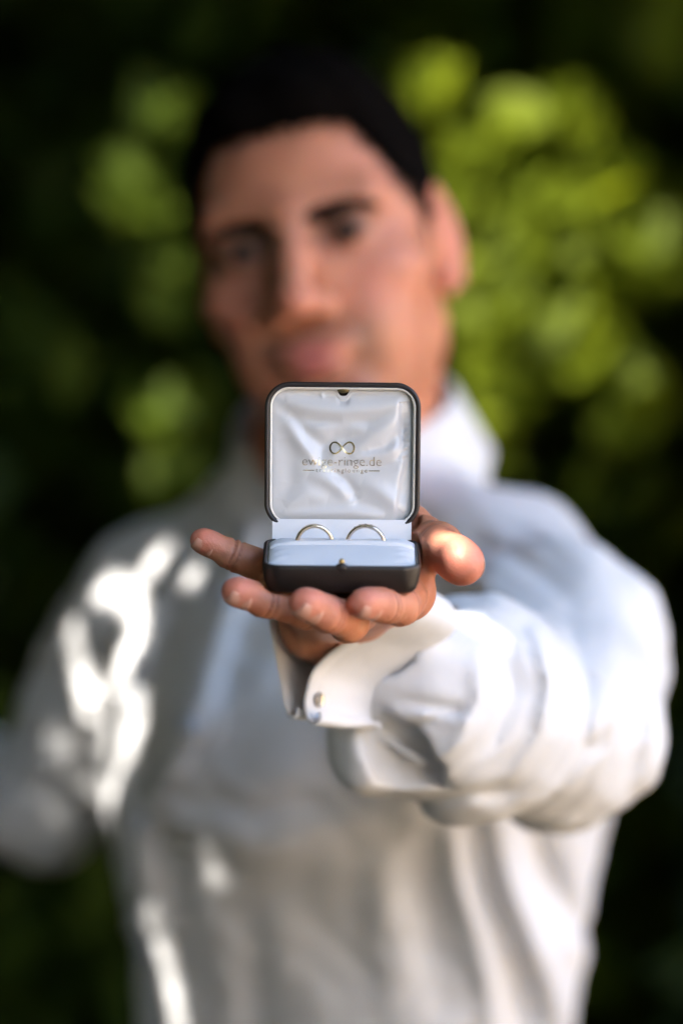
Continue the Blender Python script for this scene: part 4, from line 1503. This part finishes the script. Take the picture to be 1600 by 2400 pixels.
def gap_mask(p, extra):
    """True where a leaf at p would shade one of the spots"""
    u, w = p @ sa, p @ sb_
    out = np.zeros(len(p), bool)
    dep = p @ sv_
    for pts, r in spots:
        ok = dep > max(c @ sv_ for c in pts) + 0.07
        rr0 = r
        q = [(c @ sa, c @ sb_) for c in pts]
        if len(q) == 1:
            out |= ok & (np.hypot(u - q[0][0], w - q[0][1]) < r + extra)
        for a, b in zip(q[:-1], q[1:]):
            d, _t = seg_d(u, w, a, b)
            out |= ok & (d < r + extra)
    return out

# shade tree whose crown reaches over the man from the left (above the frame)
g = np.random.default_rng(21)
tgt_lo = np.array([-0.9, 2.85, 0.9]); tgt_hi = np.array([0.85, 5.4, 2.1])
n = 80000
tg = g.uniform(tgt_lo, tgt_hi, (n, 3))
tg[:30000] = g.uniform((-0.35, 2.9, 1.1), (0.4, 3.85, 1.85), (30000, 3))
dist = g.uniform(1.25, 1.75, n)
pc_ = tg + sv_ * dist[:, None]
keep = (pc_[:, 2] > 1.75) & ~gap_mask(pc_, 0.007)
fr = (np.abs(pc_[:, 0]) < 0.062 * pc_[:, 1] + 0.06) & (pc_[:, 2] < CAM_Z + 0.092 * pc_[:, 1] + 0.06)
pc_ = pc_[keep & ~fr]
top_ = clump_points(16000, (-1.5, 1.6, 2.75), (0.9, 5.2, 3.6), 77, 180, 0.14)  # extra overhead leaves added to block sky light from above
top_ = top_[~gap_mask(top_, 0.03)]
shade = empty('shade_tree', (-2.9, 2.2, 0), 'leafy tree spreading over the man from the left, above the picture', 'tree')
crown(shade, leaves_mesh('crown', pc_, np.full(len(pc_), 0.034), seed=5, nrm=np.tile(sv_, (len(pc_), 1)) + g.normal(0, 0.45, (len(pc_), 3))), L_mid)['kind'] = 'stuff'
crown(shade, leaves_mesh('crown', top_, np.full(len(top_), 0.085), seed=6), L_mid)['kind'] = 'stuff'
woody('trunk', (-2.9, 2.2, 0), [np.array(t) for t in ((-1.4, 2.2, 2.6), (-1.2, 3.0, 2.9), (-1.1, 3.9, 3.0), (-1.7, 3.0, 3.2), (-1.3, 4.4, 2.7))], 0.13, shade, M_bark)

def shrub(name, label, x0, x1, y0, y1, z0_, z1, n, size, m_, seed, cat='shrub', stems=6, trunk_r=0.02, nclump=50, extra=None, spread=0.12):
    base = np.array([(x0 + x1) / 2, (y0 + y1) / 2, 0])
    r = empty(name, base, label, cat)
    p = clump_points(n, (x0, y0, z0_), (x1, y1, z1), seed, nclump, spread)
    p = p[~gap_mask(p, size * 0.4)]
    n = len(p)
    if extra is not None: p = np.concatenate([p, extra])
    g = np.random.default_rng(seed + 100)
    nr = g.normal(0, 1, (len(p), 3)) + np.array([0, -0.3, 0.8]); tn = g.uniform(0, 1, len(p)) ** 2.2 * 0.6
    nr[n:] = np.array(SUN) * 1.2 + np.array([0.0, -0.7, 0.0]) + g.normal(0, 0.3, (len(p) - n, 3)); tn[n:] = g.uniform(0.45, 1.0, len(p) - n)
    sz = np.full(len(p), size); sz[n:] *= g.uniform(0.4, 0.85, len(p) - n)
    crown(r, leaves_mesh('crown', p, sz, nr, tn, seed=seed), m_)['kind'] = 'stuff'
    tips = p[g.integers(0, n, stems)]
    woody('stems' if stems > 1 and trunk_r < 0.05 else 'trunk', base, list(tips), trunk_r, r, M_bark, seed, 0 if trunk_r < 0.05 else 1)
    return r

def blob_leaves(sel, seed):
    g = np.random.default_rng(seed)
    out = []
    for px, py, r in BLOBS:
        if not sel(px): continue
        c = P(px, py, BGD); rr_ = r / 1600 * 0.55
        q = g.uniform(-1, 1, (5, 3)) * np.array([rr_ * 1.6, 0.015, rr_ * 1.6]) + c
        out.append(q)
    return np.concatenate(out)
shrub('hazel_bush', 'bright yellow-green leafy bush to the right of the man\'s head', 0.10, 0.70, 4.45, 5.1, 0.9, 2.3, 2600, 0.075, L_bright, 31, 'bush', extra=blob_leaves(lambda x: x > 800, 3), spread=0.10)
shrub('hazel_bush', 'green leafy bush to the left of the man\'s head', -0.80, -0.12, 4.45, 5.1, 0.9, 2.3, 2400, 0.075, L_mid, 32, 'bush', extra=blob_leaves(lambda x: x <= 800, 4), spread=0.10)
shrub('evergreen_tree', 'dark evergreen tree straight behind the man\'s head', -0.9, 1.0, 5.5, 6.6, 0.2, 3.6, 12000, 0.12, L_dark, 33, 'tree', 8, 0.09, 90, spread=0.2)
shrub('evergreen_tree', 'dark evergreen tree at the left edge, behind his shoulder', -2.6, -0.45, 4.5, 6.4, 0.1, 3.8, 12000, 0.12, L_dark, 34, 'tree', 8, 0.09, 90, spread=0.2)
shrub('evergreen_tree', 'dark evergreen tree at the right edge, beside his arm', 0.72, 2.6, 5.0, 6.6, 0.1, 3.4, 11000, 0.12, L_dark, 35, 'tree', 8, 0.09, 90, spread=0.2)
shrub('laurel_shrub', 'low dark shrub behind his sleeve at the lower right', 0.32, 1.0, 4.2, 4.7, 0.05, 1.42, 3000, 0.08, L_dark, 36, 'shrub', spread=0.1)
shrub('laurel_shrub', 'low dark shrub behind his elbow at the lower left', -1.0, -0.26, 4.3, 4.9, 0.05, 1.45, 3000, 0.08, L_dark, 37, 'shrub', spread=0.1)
# reddish stem behind his side, lower right
rs = empty('slender_tree', (0.375, 4.15, 0), 'slender reddish-brown tree stem behind his side at lower right', 'tree')
v, f = [], []
limb(v, f, [(0.375, 4.15, -0.05), (0.372, 4.15, 0.6), (0.362, 4.15, 1.1), (0.352, 4.16, 1.28), (0.345, 4.17, 1.33)], [0.034, 0.028, 0.024, 0.018, 0.006], 12)
child('trunk', mesh_py('trunk', v, f), rs, M_redbark)
p = clump_points(60, (0.30, 4.12, 1.02), (0.42, 4.2, 1.32), 41, 6, 0.03)
crown(rs, leaves_mesh('crown', p, np.full(len(p), 0.05), seed=41), L_dark)['kind'] = 'stuff'
shrub('evergreen_tree', 'dark evergreen tree added to the right behind him to block sky light, outside the picture', 0.62, 1.7, 4.15, 4.95, 0.1, 3.2, 8000, 0.11, L_dark, 40, 'tree', 8, 0.07, 70, spread=0.12)  # unseen tree added to keep sky light off the background bushes
# low shrub added below the picture to keep low light off his waist
shrub('blocker_shrub', 'low dark boxwood shrub added in front of the man to block low light, just below the picture', -0.80, 0.12, 2.8, 3.32, 0.05, 1.04, 6000, 0.05, L_dark, 42, 'shrub', spread=0.06, nclump=70)
# hedge added to block sky light from the left, out of the picture
shrub('hedge', 'tall dark hedge added along the left to block sky light, outside the picture', -1.7, -0.85, 0.4, 4.4, 0.1, 3.0, 18000, 0.09, L_dark, 38, 'hedge', spread=0.15, nclump=120)
shrub('blocker_tree', 'broad dark tree added to block sky light, behind the photographer on the left, outside the picture', -5.0, 1.2, -3.2, -0.8, 0.3, 5.6, 34000, 0.14, L_dark, 39, 'tree', 8, 0.12, 120, spread=0.25)  # unseen tree added to cut frontal sky light
# woodland beyond
far = clump_points(26000, (-7, 7.2, 0.0), (7, 9.5, 7.0), 51, 300, 0.5)
wo = obj('woodland', leaves_mesh('woodland', far, np.full(len(far), 0.34), seed=51), None, L_dark, 'dark far woodland closing the view behind the trees', 'woodland', kind='stuff')
